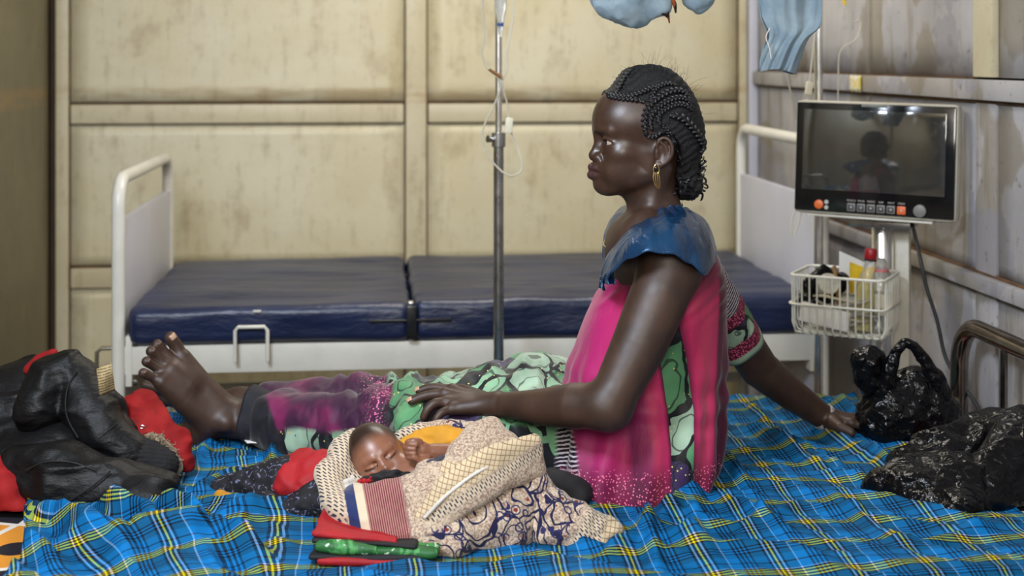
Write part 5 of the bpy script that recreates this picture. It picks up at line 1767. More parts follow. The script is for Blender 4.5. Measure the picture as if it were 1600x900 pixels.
b.chain([(0.0470, 0, -0.002), (0.0490, 0, -0.010), (0.0530, 0, -0.017)], [0.0050, 0.0055, 0.0068], k=0.006)
for y in (-1, 1):
    b.ell((0.0495, y * 0.0070, -0.0190), (0.0060, 0.0050, 0.0045), k=0.004)
    b.cap((0.0545, y * 0.0038, -0.0240), (0.0525, y * 0.0042, -0.0200), 0.0015, k=0.002, op='s')
b.ell((0.042, 0, -0.035), (0.011, 0.015, 0.010), k=0.008)
b.ell((0.032, 0, -0.048), (0.013, 0.014, 0.010), k=0.01)
b.frame(None)
# trunk inside the blanket, arm and fist
b.chain([HB + Vector((0.03, 0.02, -0.04)), A(655, 752, 2.50), A(760, 775, 2.50)], [0.028, 0.045, 0.050], k=0.03)
b.chain([A(735, 712, 2.505), A(700, 708, 2.495), A(677, 706, 2.485)], [0.0180, 0.0170, 0.0145], k=0.01)
b.ell(A(658, 704, 2.478), (0.0175, 0.013, 0.0165), k=0.008)
FG = [(690, 648, 637), (697, 645, 634), (704, 645, 634.5), (711, 647, 637)]
for i, (py, x0, x1) in enumerate(FG):
    yy = 2.474 - 0.001 * i
    b.chain([A(656, py + 1, yy), A(x0, py - 1, yy - 0.004), A(x1, py + 1.5, yy - 0.004), A(x1 + 4, py + 4.0, yy - 0.014), A(x1 + 13, py + 4.5, yy - 0.016)], [0.0064, 0.0062, 0.0056, 0.0052, 0.0046], k=0.0018, n=12)
b.chain([A(668, 716, 2.470), A(656, 719, 2.460), A(646, 714, 2.455)], [0.0075, 0.0062, 0.0050], k=0.0025, n=6)
BSKIN = skin_mat('baby_skin', srgb(124, 80, 60), srgb(150, 100, 76), srgb(150, 90, 80), 0.40)
V, Q = b.mesh(0.0015, 1)
me = np_mesh('body', V, Q)
hq = V @ MBI[:3, :3].T + MBI[:3, 3]
scalp = np.clip((hq[:, 2] * 0.85 - hq[:, 0] * 0.85 + 0.012 + 0.010 * pnoise(V, 40, 3)) / 0.030, 0, 1) * (np.linalg.norm(hq, axis=1) < 0.10)
sl = np.zeros(len(V))
for y in (-1, 1):
    c = catmull([(0.0488, y * 0.009, -0.0070), (0.0490, y * 0.017, -0.0085), (0.0465, y * 0.026, -0.0065), (0.0405, y * 0.032, -0.0040)], 20)
    for p in c: sl = np.maximum(sl, np.clip(1.6 - np.linalg.norm(hq - p, axis=1) / 0.0020, 0, 1))
attr(me, 'dark', np.maximum(scalp * 0.90, sl * 0.8))
attr(me, 'gloss', np.clip(1.4 - np.linalg.norm(hq, axis=1) / 0.06, 0, 1) * 0.7)
attr(me, 'lip', np.clip(1.5 - np.linalg.norm((hq - np.array([0.048, 0, -0.035])) / np.array([.01, .013, .006]), axis=1), 0, 1))
ba(link('body', me, BSKIN))

def cloth_strip(name, pts, w, mat, par, up=(0, -0.6, 0.8), th=0.003, n=40, m=14, ruf=0.002, bulge=0.5, seed=0):
    """a soft folded strip of cloth along a path, w wide, rounded across"""
    C = catmull([np.array(p) for p in pts], n)
    T = np.gradient(C, axis=0); T /= np.linalg.norm(T, axis=1)[:, None]
    U = np.array(Vector(up).normalized())
    S = np.cross(T, U); S /= np.linalg.norm(S, axis=1)[:, None]
    N = np.cross(S, T)
    ww = np.interp(np.linspace(0, 1, n), np.linspace(0, 1, len(w)), w) if hasattr(w, '__len__') else np.full(n, w)
    P = np.zeros((n, m, 3))
    for j in range(m):
        f = j / (m - 1) * 2 - 1
        wv = ruf * np.sin(np.arange(n) * 0.55 + f * 3 + seed) + ruf * np.sin(np.arange(n) * 0.23 - f * 5 + seed * 2)
        P[:, j] = C + S * (f * ww / 2 * (1 - 0.12 * abs(f)))[:, None] + N * ((1 - f * f) * ww * bulge * 0.5 + wv)[:, None]
    o = MB().grid(P).build(name, mat, sharp=None)
    solidify(o, th, 0)
    if par is not None:
        o.parent = par; o.location = -par.location
    return o
BLACKC = plain('black_cotton', srgb(18, 17, 20), 0.75, var=0.3, bump=0.3, bscale=300)
REDC = plain('red_cotton', srgb(160, 14, 24), 0.7, var=0.15, scale=14, bump=0.3, bscale=300)
MUST = plain('mustard_cotton', srgb(196, 138, 30), 0.75, var=0.18, scale=10, bump=0.3, bscale=260)
GREYC = plain('slate_cotton', srgb(62, 62, 76), 0.75, var=0.2, bump=0.3)
WHITEC = plain('white_cotton', srgb(214, 206, 196), 0.8, var=0.1, bump=0.3)
cloth_strip('bib', [A(566, 752, 2.455), A(590, 746, 2.445), A(615, 741, 2.442), A(640, 742, 2.455)], [0.016, 0.020, 0.018, 0.010], BLACKC, BABY)
cloth_strip('bib_edge', [A(558, 760, 2.46), A(570, 752, 2.450), A(584, 749, 2.444)], [0.014, 0.016, 0.008], REDC, BABY, seed=2)
cloth_strip('cap_edge', [A(538, 768, 2.47), A(546, 756, 2.462), A(556, 748, 2.462)], [0.012, 0.022, 0.016], WHITEC, BABY, seed=4, bulge=0.9)
cloth_strip('sleeve_cuff', [A(663, 742, 2.46), A(672, 730, 2.452), A(690, 722, 2.458), A(705, 722, 2.47)], [0.012, 0.022, 0.026, 0.022], GREYC, BABY, seed=1, bulge=0.9)

# ------------------------------------------------------------------ blanket round the baby
BLK = empty('baby_blanket', A(700, 800, 2.48), 0, 'beige printed blanket wrapped around the newborn with striped and paisley bands', 'blanket')
def blanket_mat():
    t = NT('beige_print_blanket'); o = t.obj(); xyz = t.sep(o)
    sp = t.noise(o, 240, 3, 0.7)
    base = t.mix(t.step(sp, 0.44, 0.56), srgb(150, 122, 104), srgb(204, 184, 162))
    base = t.mix(t.mul(t.step(t.noise(o, 30, 3), 0.45, 0.7), 0.35), base, srgb(222, 204, 176))
    navy = srgb(26, 26, 62)
    # paisley outlines
    wv = t.n('ShaderNodeVectorMath', operation='ADD'); t.put(wv.inputs[0], o)
    nz = t.noise(o, 16, 2, color=True); sc = t.n('ShaderNodeVectorMath', operation='SCALE'); t.put(sc.inputs[0], nz); sc.inputs['Scale'].default_value = 0.05
    t.put(wv.inputs[1], sc.outputs[0])
    v1 = t.vor(wv.outputs[0], 17)
    rings = t.math('FRACT', t.mul(v1, 3.2))
    e1 = t.vor(wv.outputs[0], 17, 'DISTANCE_TO_EDGE')
    pa = t.mix(t.math('LESS_THAN', rings, 0.16), base, navy)
    pa = t.mix(t.math('LESS_THAN', e1, 0.030), pa, navy)
    fl = t.vor(o, 46)
    pa = t.mix(t.mul(t.math('LESS_THAN', fl, 0.17), t.step(t.noise(o, 13, 2), 0.48, 0.52)), pa, srgb(120, 40, 34))
    pa = t.mix(t.mul(t.math('LESS_THAN', t.math('ABSOLUTE', t.sub(fl, 0.36)), 0.05), t.step(t.noise(o, 17, 2), 0.5, 0.54)), pa, srgb(44, 42, 86))
    c = t.mix(t.attr('pais'), base, pa)
    # woven dashes
    q = t.sep(t.map(o, (1, 1, 1), (0, 0.55, 0)))
    u = t.mul(t.add(q[0], t.mul(q[1], 0.8)), 165.0); v = t.mul(t.add(q[2], t.mul(q[1], 0.3)), 78.0)
    fu = t.math('FRACT', u); row = t.math('FLOOR', u); fv = t.math('FRACT', t.add(v, t.mul(row, 0.5)))
    dash = t.mul(t.math('LESS_THAN', fu, 0.42), t.math('LESS_THAN', fv, 0.62))
    dsh = t.mix(dash, srgb(206, 186, 158), navy)
    c = t.mix(t.attr('dash'), c, dsh)
    # diamond trellis
    a1 = t.math('FRACT', t.mul(t.add(q[0], q[2]), 88.0)); a2 = t.math('FRACT', t.mul(t.sub(q[0], q[2]), 88.0))
    tre = t.mix(t.math('MAXIMUM', t.math('LESS_THAN', a1, 0.16), t.math('LESS_THAN', a2, 0.16)), srgb(212, 192, 156), srgb(150, 118, 92))
    c = t.mix(t.attr('trel'), c, tre)
    b_ = t.attr('band')           # 0..1 runs across the stripe field
    pin = t.math('FRACT', t.mul(b_, 26.0))
    st = t.mix(t.math('LESS_THAN', pin, 0.45), srgb(112, 40, 48), srgb(176, 130, 120))
    st = t.mix(t.math('LESS_THAN', b_, 0.34), st, srgb(212, 194, 166))
    st = t.mix(t.math('LESS_THAN', b_, 0.19), st, srgb(34, 46, 92))
    inb = t.mul(t.math('GREATER_THAN', b_, 0.02), t.math('LESS_THAN', b_, 0.98))
    c = t.mix(inb, c, st)
    t.bump(t.add(t.noise(o, 500, 2), t.noise(o, 60, 3)), 0.3, 0.002)
    return t.set(c, 0.8, Sheen_Weight=0.2, Specular_IOR_Level=0.25)
BLM = blanket_mat()
def bpart(name, s_, h, amp=0.006, seed=0, region=None, floor_z=0.556, sc=14, parent=None, mat=None, sm_=2):
    V, Q = s_.mesh(h, sm_)
    if name == 'band_edge': V[:, 1] -= 0.009
    N = vnormals(V, Q)
    f = (ridged(V * np.array([1.0, 1.0, 1.5]), sc, seed, 2) - 0.95) * amp + fbm(V, sc * 0.6, seed + 3, 2) * amp
    V = V + N * f[:, None]
    V[:, 2] = np.maximum(V[:, 2], floor_z)
    V = relax(V, Q, 1, 0.4)
    me = np_mesh(name, V, Q)
    px = 800 + V[:, 0] * F / V[:, 1]; py = 90 + (ZC - V[:, 2]) * F / V[:, 1]
    r = region(px, py, V) if region else {}
    for k in ('pais', 'dash', 'trel', 'band'):
        attr(me, k, r.get(k, np.zeros(len(V))))
    o = link(name, me, mat or BLM)
    par = parent or BLK
    o.parent = par; o.location = -par.location
    return o
one = lambda px: np.ones(len(px))
# hood cupped behind the head
s = SDF()
s.ell(HB + Vector((-0.024, 0.026, -0.024)), (0.082, 0.075, 0.070), Matrix.Rotation(0.5, 3, 'Y'), k=0.02)
s.chain([A(512, 740, 2.50), A(522, 780, 2.45), A(548, 804, 2.415), A(590, 822, 2.40)], [0.024, 0.028, 0.028, 0.024], k=0.03)
s.chain([A(625, 684, 2.64), A(660, 674, 2.635), A(705, 670, 2.62), A(745, 676, 2.58)], [0.014, 0.018, 0.019, 0.018], k=0.02)
s.ell(HB + fB * 0.055 + Vector((0.012, 0, 0.004)), (0.086, 0.110, 0.062), Matrix.Rotation(0.50, 3, 'Y'), k=0.008, op='s')
bpart('hood', s, 0.004, 0.005, 1, lambda px, py, V: {'dash': 1 - sm(px, 660, 668), 'pais': sm(px, 690, 700)})
# main wrap
s = SDF()
s.chain([A(562, 790, 2.445), A(610, 788, 2.452), A(680, 785, 2.465), A(750, 782, 2.475), A(815, 775, 2.49)], [0.042, 0.056, 0.078, 0.086, 0.066], k=0.03)
s.ell(A(700, 820, 2.43), (0.11, 0.075, 0.062), k=0.03)
s.ell(A(780, 815, 2.435), (0.075, 0.06, 0.06), k=0.03)
s.ell(A(600, 716, 2.50), (0.075, 0.10, 0.050), Matrix.Rotation(0.5, 3, 'Y'), k=0.01, op='s')
s.chain([A(552, 786, 2.425), A(600, 779, 2.408), A(650, 774, 2.41), A(690, 772, 2.42)], [0.024, 0.029, 0.031, 0.03], k=0.02)
s.chain([A(522, 786, 2.405), A(550, 806, 2.382), A(590, 822, 2.362), A(645, 838, 2.355), A(705, 848, 2.355)], [0.020, 0.024, 0.026, 0.028, 0.030], k=0.03)
def reg_wrap(px, py, V):
    bx = (px + (py - 790) * -0.18 - 540) / (634 - 540)
    bnd = np.where((bx > 0) & (bx < 1), np.clip(bx, 0.021, 0.979), 0)
    return {'band': np.where(bx < 0, 0, np.where(bx > 1, 0, bnd)), 'pais': sm(px + (py - 800) * 0.4, 676, 690), 'dash': 1 - sm(bx, -0.05, 0.0)}
bpart('wrap', s, 0.0036, 0.006, 7, reg_wrap)
# raised fold by the fist
s = SDF()
s.chain([A(768, 672, 2.535), A(750, 690, 2.51), A(728, 715, 2.475), A(705, 745, 2.44)], [0.016, 0.034, 0.034, 0.026], k=0.02)
s.chain([A(768, 668, 2.535), A(790, 695, 2.525), A(812, 735, 2.50), A(835, 775, 2.48)], [0.014, 0.024, 0.034, 0.034], k=0.025)
s.ell(A(770, 715, 2.50), (0.045, 0.03, 0.04), k=0.03)
bpart('raised_fold', s, 0.0036, 0.005, 13, lambda px, py, V: {'trel': sm(py - 0.2 * (px - 720), 722, 726)})
# turned-back bands running down across the wrap
s = SDF()
for dx in range(5):
    f = dx / 4 - 0.5
    s.chain([A(838 + f * 8, 712 + f * 46, 2.470), A(770 + f * 30, 735 + f * 44, 2.405), A(710 + f * 40, 775 + f * 28, 2.372), A(672 + f * 34, 815 + f * 12, 2.362)], [0.012, 0.014, 0.014, 0.011], k=0.012)
bpart('folded_band', s, 0.0034, 0.003, 23, lambda px, py, V: {'dash': (sm(py + 0.62 * (px - 700), 782, 786) * (1 - sm(py + 0.62 * (px - 700), 800, 804))), 'trel': one(px) * (1 - sm(py + 0.62 * (px - 700), 778, 782))})
s = SDF()
s.chain([A(828, 708, 2.462), A(760, 728, 2.398), A(702, 768, 2.366), A(664, 806, 2.356)], [0.0028, 0.0032, 0.0032, 0.0028], k=0.004, n=24)
bpart('band_edge', s, 0.0016, 0.001, 29, mat=WHITEC)
# loose corner to the right
s = SDF()
s.chain([A(815, 790, 2.47), A(862, 806, 2.455), A(910, 822, 2.44), A(955, 832, 2.44)], [0.050, 0.046, 0.036, 0.024], k=0.03)
s.chain([A(860, 830, 2.42), A(905, 850, 2.41), A(940, 855, 2.41)], [0.03, 0.024, 0.016], k=0.03)
bpart('loose_corner', s, 0.0036, 0.008, 31, lambda px, py, V: {'pais': (1 - sm(px + 0.5 * (py - 820), 895, 900)), 'dash': sm(px + 0.5 * (py - 820), 905, 910) * (1 - sm(px + 0.3 * (py - 820), 945, 948)), 'trel': sm(px + 0.3 * (py - 820), 945, 948)}, sc=18)

# mustard cloth tucked behind the baby's shoulder
s = SDF()
s.chain([A(626, 704, 2.575), A(655, 690, 2.57), A(695, 684, 2.56), A(728, 690, 2.54)], [0.016, 0.025, 0.026, 0.020], k=0.02)
s.chain([A(640, 712, 2.57), A(690, 702, 2.555), A(728, 706, 2.54)], [0.020, 0.022, 0.018], k=0.02)
o = bpart('mustard_cloth', s, 0.004, 0.009, 41, parent=BLK, mat=MUST, sc=16)
o.parent = None; o.location = (0, 0, 0)
tag(o, 'mustard yellow cloth tucked between the baby and the woman\'s lap', 'cloth')

# ------------------------------------------------------------------ folded red, black and green cloth under the baby
FC = empty('folded_cloth', A(600, 870, 2.38), 0, 'folded red black and green printed cloth under the baby', 'cloth')
t = NT('green_print_cotton'); _o = t.obj()
gc = t.mix(t.step(t.noise(_o, 26, 3, dist=1.5), 0.48, 0.56), srgb(34, 96, 44), srgb(72, 150, 78))
gc = t.mix(t.step(t.noise(_o, 34, 2, dist=2.0), 0.64, 0.66), gc, srgb(198, 222, 190))
t.bump(t.noise(_o, 40, 3), 0.4, 0.005)
GRNC = t.set(gc, 0.6, Specular_IOR_Level=0.5)
def layer(name, x0, x1, y0, y1, z0, z1, mat, seed, tilt=0.0, amp=0.004):
    s = SDF()
    rot = Matrix.Rotation(math.radians(-4), 3, 'Z') @ Matrix.Rotation(tilt, 3, 'Y')
    y0 -= 0.020
    s.box(((x0 + x1) / 2, (y0 + y1) / 2, (z0 + z1) / 2), ((x1 - x0) / 2, (y1 - y0) / 2, (z1 - z0) / 2), min(0.006, (z1 - z0) * 0.40), rot)
    V, Q = s.mesh(0.004, 1)
    N = vnormals(V, Q)
    V = V + N * (fbm(V, 13, seed, 2) * amp)[:, None] + np.stack([0.010 * pnoise(V, 11, seed + 1), 0.012 * pnoise(V, 9, seed + 2), 0 * V[:, 0]], 1)
    V[:, 2] = np.maximum(V[:, 2] + 0.004 * pnoise(V, 8, seed + 4), 0.556)
    o = link(name, np_mesh(name, V, Q), mat); o.parent = FC; o.location = -FC.location
    return o
layer('red_layer', -0.318, -0.150, 2.300, 2.50, 0.556, 0.570, REDC, 1)
layer('black_layer', -0.332, -0.140, 2.308, 2.50, 0.566, 0.576, BLACKC, 2)
layer('green_layer', -0.322, -0.110, 2.312, 2.50, 0.572, 0.588, GRNC, 3, 0.03, 0.012)
layer('green_fold', -0.318, -0.215, 2.314, 2.48, 0.578, 0.592, GRNC, 8, 0.04, 0.010)
layer('black_fold', -0.326, -0.150, 2.320, 2.50, 0.586, 0.594, BLACKC, 4, 0.05)
layer('red_fold', -0.330, -0.185, 2.326, 2.52, 0.592, 0.602, REDC, 5, 0.10, 0.010)
# paisley bundle left of the baby
PB = empty('cloth_bundle', A(420, 800, 2.58), 0, 'crumpled navy paisley and red cloth lying left of the baby', 'cloth')
t = NT('navy_paisley'); _o = t.obj()
pv = t.vor(t.add_n(_o), 34); pr = t.math('FRACT', t.mul(pv, 3.0))
pc = t.mix(t.mul(t.math('LESS_THAN', pr, 0.2), t.step(t.noise(_o, 170, 3), 0.46, 0.54)), srgb(12, 12, 20), srgb(104, 104, 132))
t.bump(t.noise(_o, 50, 3), 0.4, 0.004)
PAISC = t.set(pc, 0.75)
def pb(name, ops, mat, seed, amp=0.010, sc=15):
    s = SDF()
    for pts, r in ops: s.chain(pts, r, k=0.025)
    o = bpart(name, s, 0.004, amp, seed, parent=PB, mat=mat, sc=sc)
    return o
pb('paisley_cloth', [([A(345, 762, 2.66), A(400, 758, 2.65), A(455, 750, 2.64), A(505, 760, 2.60)], [0.022, 0.036, 0.042, 0.035]), ([A(395, 790, 2.58), A(450, 795, 2.57), A(500, 785, 2.56)], [0.022, 0.030, 0.028])], PAISC, 3)
pb('red_cloth', [([A(438, 742, 2.655), A(475, 735, 2.64), A(512, 735, 2.62)], [0.024, 0.038, 0.036]), ([A(450, 757, 2.605), A(505, 765, 2.585)], [0.024, 0.032])], REDC, 4)
pb('mustard_trim', [([A(345, 776, 2.62), A(368, 794, 2.565), A(388, 806, 2.548), A(425, 812, 2.54)], [0.014, 0.018, 0.016, 0.010])], MUST, 5, 0.003)
# dark cloth between blanket and dress
s = SDF(); s.chain([A(838, 760, 2.60), A(870, 765, 2.60), A(905, 775, 2.585)], [0.035, 0.036, 0.028], k=0.03)
o = bpart('black_cloth', s, 0.0045, 0.008, 51, parent=BLK, mat=BLACKC); o.parent = None; o.location = (0, 0, 0)
tag(o, 'small crumpled black cloth between the blanket and the pink dress', 'cloth')
# ------------------------------------------------------------------ black jacket
JK = empty('jacket', A(130, 790, 2.62), 0, 'black padded jacket with red lining thrown on the bed end', 'jacket')
t = NT('black_nylon'); _o = t.obj()
jc = t.mix(t.step(t.noise(_o, 8, 4), 0.35, 0.7), srgb(9, 9, 10), srgb(20, 19, 21))
t.bump(t.add(t.noise(t.map(_o, (1, 1, 2)), 24, 4), t.mul(t.noise(_o, 500, 2), 0.1)), 0.55, 0.008)
NYL = t.set(jc, 0.5, Specular_IOR_Level=0.28)
t = NT('worn_red_nylon'); _o = t.obj()
rc = t.mix(t.step(t.noise(_o, 20, 4), 0.4, 0.7), srgb(132, 20, 22), srgb(154, 32, 32))
rc = t.mix(t.mul(t.step(t.noise(_o, 34, 5, 0.7), 0.54, 0.66), 0.55), rc, srgb(96, 30, 30))
t.bump(t.noise(_o, 40, 3), 0.4, 0.004)
RNYL = t.set(rc, 0.75, Specular_IOR_Level=0.2)
JS = {}
def jpart(name, ops, mat, seed, h=0.005, amp=0.012, sc=9, ex=None, par=None):
    s = SDF()
    for pts, r in ops:
        s.chain(pts, r, k=0.03)
    V, Q = s.mesh(h, 2)
    N = vnormals(V, Q)
    f = np.clip(ridged(V * np.array([0.8, 1.0, 1.5]) + 0.03 * np.stack([pnoise(V, 6, 1), pnoise(V, 6, 2), pnoise(V, 6, 3)], 1), sc, seed, 2, 0.35) - 0.85, 0, 1) * amp * 1.5 - amp * 0.6 + fbm(V, sc * 0.4, seed + 3, 2) * amp
    if ex is not None: f = f + ex(V)
    V = V + N * f[:, None]
    V[:, 2] = np.maximum(V[:, 2], 0.558)
    V = relax(V, Q, 1, 0.3)
    o = link(name, np_mesh(name, V, Q), mat)
    p = par or JK
    o.parent = p; o.location = -p.location
    o['_'] = 0; del o['_']
    JS[name] = s
    return o
jpart('jacket_body', [([A(-30, 690, 2.82), A(40, 665, 2.84), A(90, 650, 2.83)], [0.11, 0.12, 0.09]), ([A(0, 740, 2.74), A(90, 735, 2.72), A(190, 750, 2.68)], [0.09, 0.10, 0.06]),
                      ([A(10, 640, 2.86), A(60, 610, 2.86), A(85, 590, 2.85)], [0.08, 0.075, 0.05])], NYL, 3)
jpart('front_panel', [([A(30, 735, 2.64), A(100, 745, 2.625), A(180, 765, 2.60), A(235, 775, 2.595)], [0.055, 0.075, 0.055, 0.035]), ([A(90, 780, 2.59), A(170, 788, 2.58), A(262, 798, 2.575)], [0.036, 0.034, 0.016]),
                      ([A(215, 745, 2.64), A(262, 755, 2.63)], [0.040, 0.032])], NYL, 9)
jpart('sleeve', [([A(58, 640, 2.72), A(78, 595, 2.75), A(105, 578, 2.765), A(124, 596, 2.76), A(138, 640, 2.73), A(165, 680, 2.71), A(205, 705, 2.70), A(228, 716, 2.70)], [0.048, 0.052, 0.048, 0.050, 0.056, 0.054, 0.044, 0.036])], NYL, 15, amp=0.009, sc=11)
jpart('cuff', [([A(226, 714, 2.70), A(254, 726, 2.70)], [0.036, 0.032])], plain('ribbed_cuff', srgb(20, 19, 22), 0.85, bump=0.6, bscale=140), 21, 0.004, 0.001, ex=lambda V: 0.0022 * np.sin((V[:, 2] * 1.0 + V[:, 1] * 0.6) * 620))
jpart('red_trim', [([A(-12, 742, 2.62), A(10, 770, 2.60), A(30, 792, 2.585)], [0.040, 0.044, 0.026])], RNYL, 25, amp=0.005)
jpart('red_piping', [([A(44, 578, 2.80), A(62, 564, 2.80), A(84, 551, 2.795)], [0.012, 0.015, 0.010])], RNYL, 26, 0.004, 0.002)
jpart('dark_flap', [([A(150, 632, 2.78), A(165, 626, 2.78), A(184, 632, 2.77)], [0.030, 0.030, 0.020]), ([A(160, 660, 2.76), A(195, 672, 2.75)], [0.036, 0.026])], NYL, 33, 0.0045, 0.006, 14)
jpart('red_lining', [([A(188, 640, 2.84), A(220, 640, 2.83), A(248, 668, 2.81), A(275, 690, 2.80), A(288, 722, 2.78)], [0.030, 0.040, 0.032, 0.030, 0.022]), ([A(190, 668, 2.80), A(225, 676, 2.785)], [0.036, 0.030]), ([A(190, 690, 2.77), A(222, 694, 2.76)], [0.024, 0.020])], RNYL, 35, 0.0045, 0.013, 11)
def seam(part, pts, r=0.0015):
    c = catmull(pts, 40)
    W = surf([JS[part]], c, 2.45, 2.90, 0.0)
    for _ in range(6): W[1:-1] = (W[:-2] + W[1:-1] * 2 + W[2:]) / 4
    o = MB().tube(W, r, 6).build('seam', SEAM, JK, fixn=False); o.location = -JK.location
SEAM = plain('black_piping', (0.003, 0.003, 0.003), 0.7)
seam('sleeve', [(120, 580), (106, 604), (102, 636), (108, 660), (122, 684)], 0.0018)
seam('sleeve', [(150, 690), (165, 676), (180, 664)])
seam('front_panel', [(95, 790), (125, 772), (150, 755), (172, 736)], 0.0018)
seam('front_panel', [(40, 735), (70, 722), (110, 722), (150, 735)])
# fleece lining tuft
FLE = plain('grey_fleece', srgb(150, 134, 112), 0.95, var=0.3, scale=90, bump=0.8, bscale=260, bdist=0.004)
fo = jpart('fleece', [([A(238, 690, 2.755), A(255, 708, 2.750), A(272, 728, 2.745)], [0.020, 0.026, 0.020])], FLE, 41, 0.0035, 0.004, 30)
random.seed(12)
mb = MB()
for i in range(420):
    f = random.random()
    p = A(238 + 34 * f + random.uniform(-14, 14), 688 + 40 * f + random.uniform(-16, 16), 2.735 + random.uniform(-0.012, 0.01))
    d = Vector((random.uniform(-1, 1), random.uniform(-1, -0.1), random.uniform(-0.8, 1))).normalized() * random.uniform(0.006, 0.014)
    e = Vector((random.uniform(-1, 1), random.uniform(-1, 1), random.uniform(-1, 1))) * 0.005
    mb.tube([p, p + d * 0.5 + e, p + d], [0.0012, 0.0009, 0.0003], 4, n=5, cap=False)
ff = mb.build('fleece_tufts', FLE, fo, fixn=False); ff['kind'] = 'stuff'
# eyelet and care label
MB().tube([A(222, 667, 2.742) + Vector((0.0046 * math.cos(a), 0, 0.0030 * math.sin(a))) for a in np.linspace(0, 2 * PI, 16, endpoint=False)], 0.0012, 6, closed=True).build('eyelet', STEEL, JK).location = -JK.location
t = NT('care_label'); _o = t.obj()
q = t.sep(t.map(_o, rot=(0, 0.25, 0)))
ln = t.mul(t.math('LESS_THAN', t.math('FRACT', t.mul(q[2], 190.0)), 0.42), t.step(t.noise(_o, 260, 2), 0.40, 0.46))
LABM = t.set(t.mix(t.mul(ln, 0.75), srgb(178, 156, 112), srgb(58, 46, 30)), 0.8)
Pq = np.zeros((14, 18, 3))
for i in range(14):
    for j in range(18):
        u, v = i / 13, j / 17
        p = A(150 + 24 * u + 6 * v, 577 - 10 * u + 42 * v, 2.68 - 0.012 * math.sin(v * 3 + u) - 0.004 * math.sin(u * 5))
        Pq[i, j] = p
o = MB().grid(Pq).build('care_label', LABM, JK, sharp=None); o.location = -JK.location; solidify(o, 0.0008)

# ------------------------------------------------------------------ folded white paper by the hem
Pq = np.array([[A(376 + 36 * u + 10 * v, 683 + 7 * u + 9 * v - 3 * math.sin(u * 3), 3.00 - 0.05 * v)[:] for v in np.linspace(0, 1, 8)] for u in np.linspace(0, 1, 12)])
Pq[..., 2] = np.maximum(Pq[..., 2], 0.566)
pp = MB().grid(Pq).build('paper', PAPER, sharp=None); solidify(pp, 0.003)
tag(pp, 'small folded white paper lying by the woman\'s ankle hem', 'paper')

# ------------------------------------------------------------------ black plastic bags
t = NT('black_polythene'); _o = t.obj()
cr = t.vor(t.add_n(_o, 25, 0.04), 38, 'DISTANCE_TO_EDGE'); cr2 = t.vor(t.add_n(_o, 50, 0.02), 130, 'DISTANCE_TO_EDGE')
t.bump(t.add(t.add(t.step(cr, 0.0, 0.35), t.mul(t.step(cr2, 0.0, 0.3), 0.12)), t.mul(t.noise(_o, 16, 3, dist=1.2), 1.6)), 0.36, 0.006)
POLY = t.set(t.mix(t.noise(_o, 12, 3), (0.002, 0.002, 0.0025), (0.005, 0.005, 0.006)), t.add(0.13, t.mul(t.noise(_o, 25, 3), 0.2)), Specular_IOR_Level=0.24)
def bag(name, ops, seed, h, amp, sc, loc, label=None, parent=None, floor_z=0.558):
    s = SDF()
    for pts, r in ops: s.chain(pts, r, k=0.025)
    V, Q = s.mesh(h, 2)
    N = vnormals(V, Q)
    f = (ridged(V, sc, seed, 2, 0.4) - 0.9) * amp + fbm(V, sc * 0.5, seed + 5, 2) * amp
    V = V + N * f[:, None]
    V[:, 2] = np.maximum(V[:, 2], floor_z)
    o = link(name, np_mesh(name, V, Q), POLY)
    if parent is not None:
        o.parent = parent; o.location = -parent.location
    return o
B1 = empty('plastic_bag', A(1410, 688, 3.06), 0, 'black plastic carrier bag with looped handle standing behind the other bag', 'plastic bag', 'black plastic bags at the bed end')
bag('bag_body', [([A(1392, 655, 3.06), A(1440, 652, 3.08)], [0.075, 0.078]), ([A(1385, 620, 3.06), A(1430, 610, 3.07), A(1455, 640, 3.08)], [0.042, 0.055, 0.05])], 3, 0.004, 0.011, 17, None, parent=B1)
bag('bag_handle', [([A(1380, 610, 3.04), A(1390, 575, 3.03), A(1400, 548, 3.03), A(1413, 534, 3.03), A(1428, 541, 3.03), A(1444, 562, 3.035), A(1462, 595, 3.04), A(1470, 628, 3.05)], [0.026, 0.017, 0.012, 0.0085, 0.011, 0.014, 0.022, 0.030])], 5, 0.003, 0.004, 30, None, parent=B1)
bag('bag_knot', [([A(1352, 582, 3.05), A(1358, 568, 3.05), A(1368, 565, 3.05)], [0.030, 0.034, 0.026]), ([A(1345, 556, 3.04), A(1360, 550, 3.045)], [0.014, 0.013]), ([A(1362, 600, 3.05), A(1375, 625, 3.06)], [0.026, 0.034])], 8, 0.0035, 0.008, 24, None, parent=B1)
B2 = empty('plastic_bag', A(1480, 815, 2.60), 0, 'large slack black plastic bag lying crumpled in the front right corner', 'plastic bag', 'black plastic bags at the bed end')
bag('bag_body', [([A(1385, 765, 2.68), A(1440, 765, 2.66), A(1500, 770, 2.64)], [0.040, 0.070, 0.075]), ([A(1420, 725, 2.78), A(1480, 712, 2.80), A(1550, 700, 2.82)], [0.040, 0.062, 0.075]), ([A(1430, 795, 2.60), A(1500, 800, 2.57)], [0.030, 0.045])], 13, 0.0045, 0.016, 11, None, parent=B2)
bag('bag_neck', [([A(1545, 690, 2.80), A(1565, 660, 2.80), A(1590, 655, 2.80)], [0.05, 0.036, 0.032]), ([A(1520, 790, 2.60), A(1560, 760, 2.66), A(1610, 720, 2.72)], [0.05, 0.075, 0.09])], 17, 0.0045, 0.014, 12, None, parent=B2)
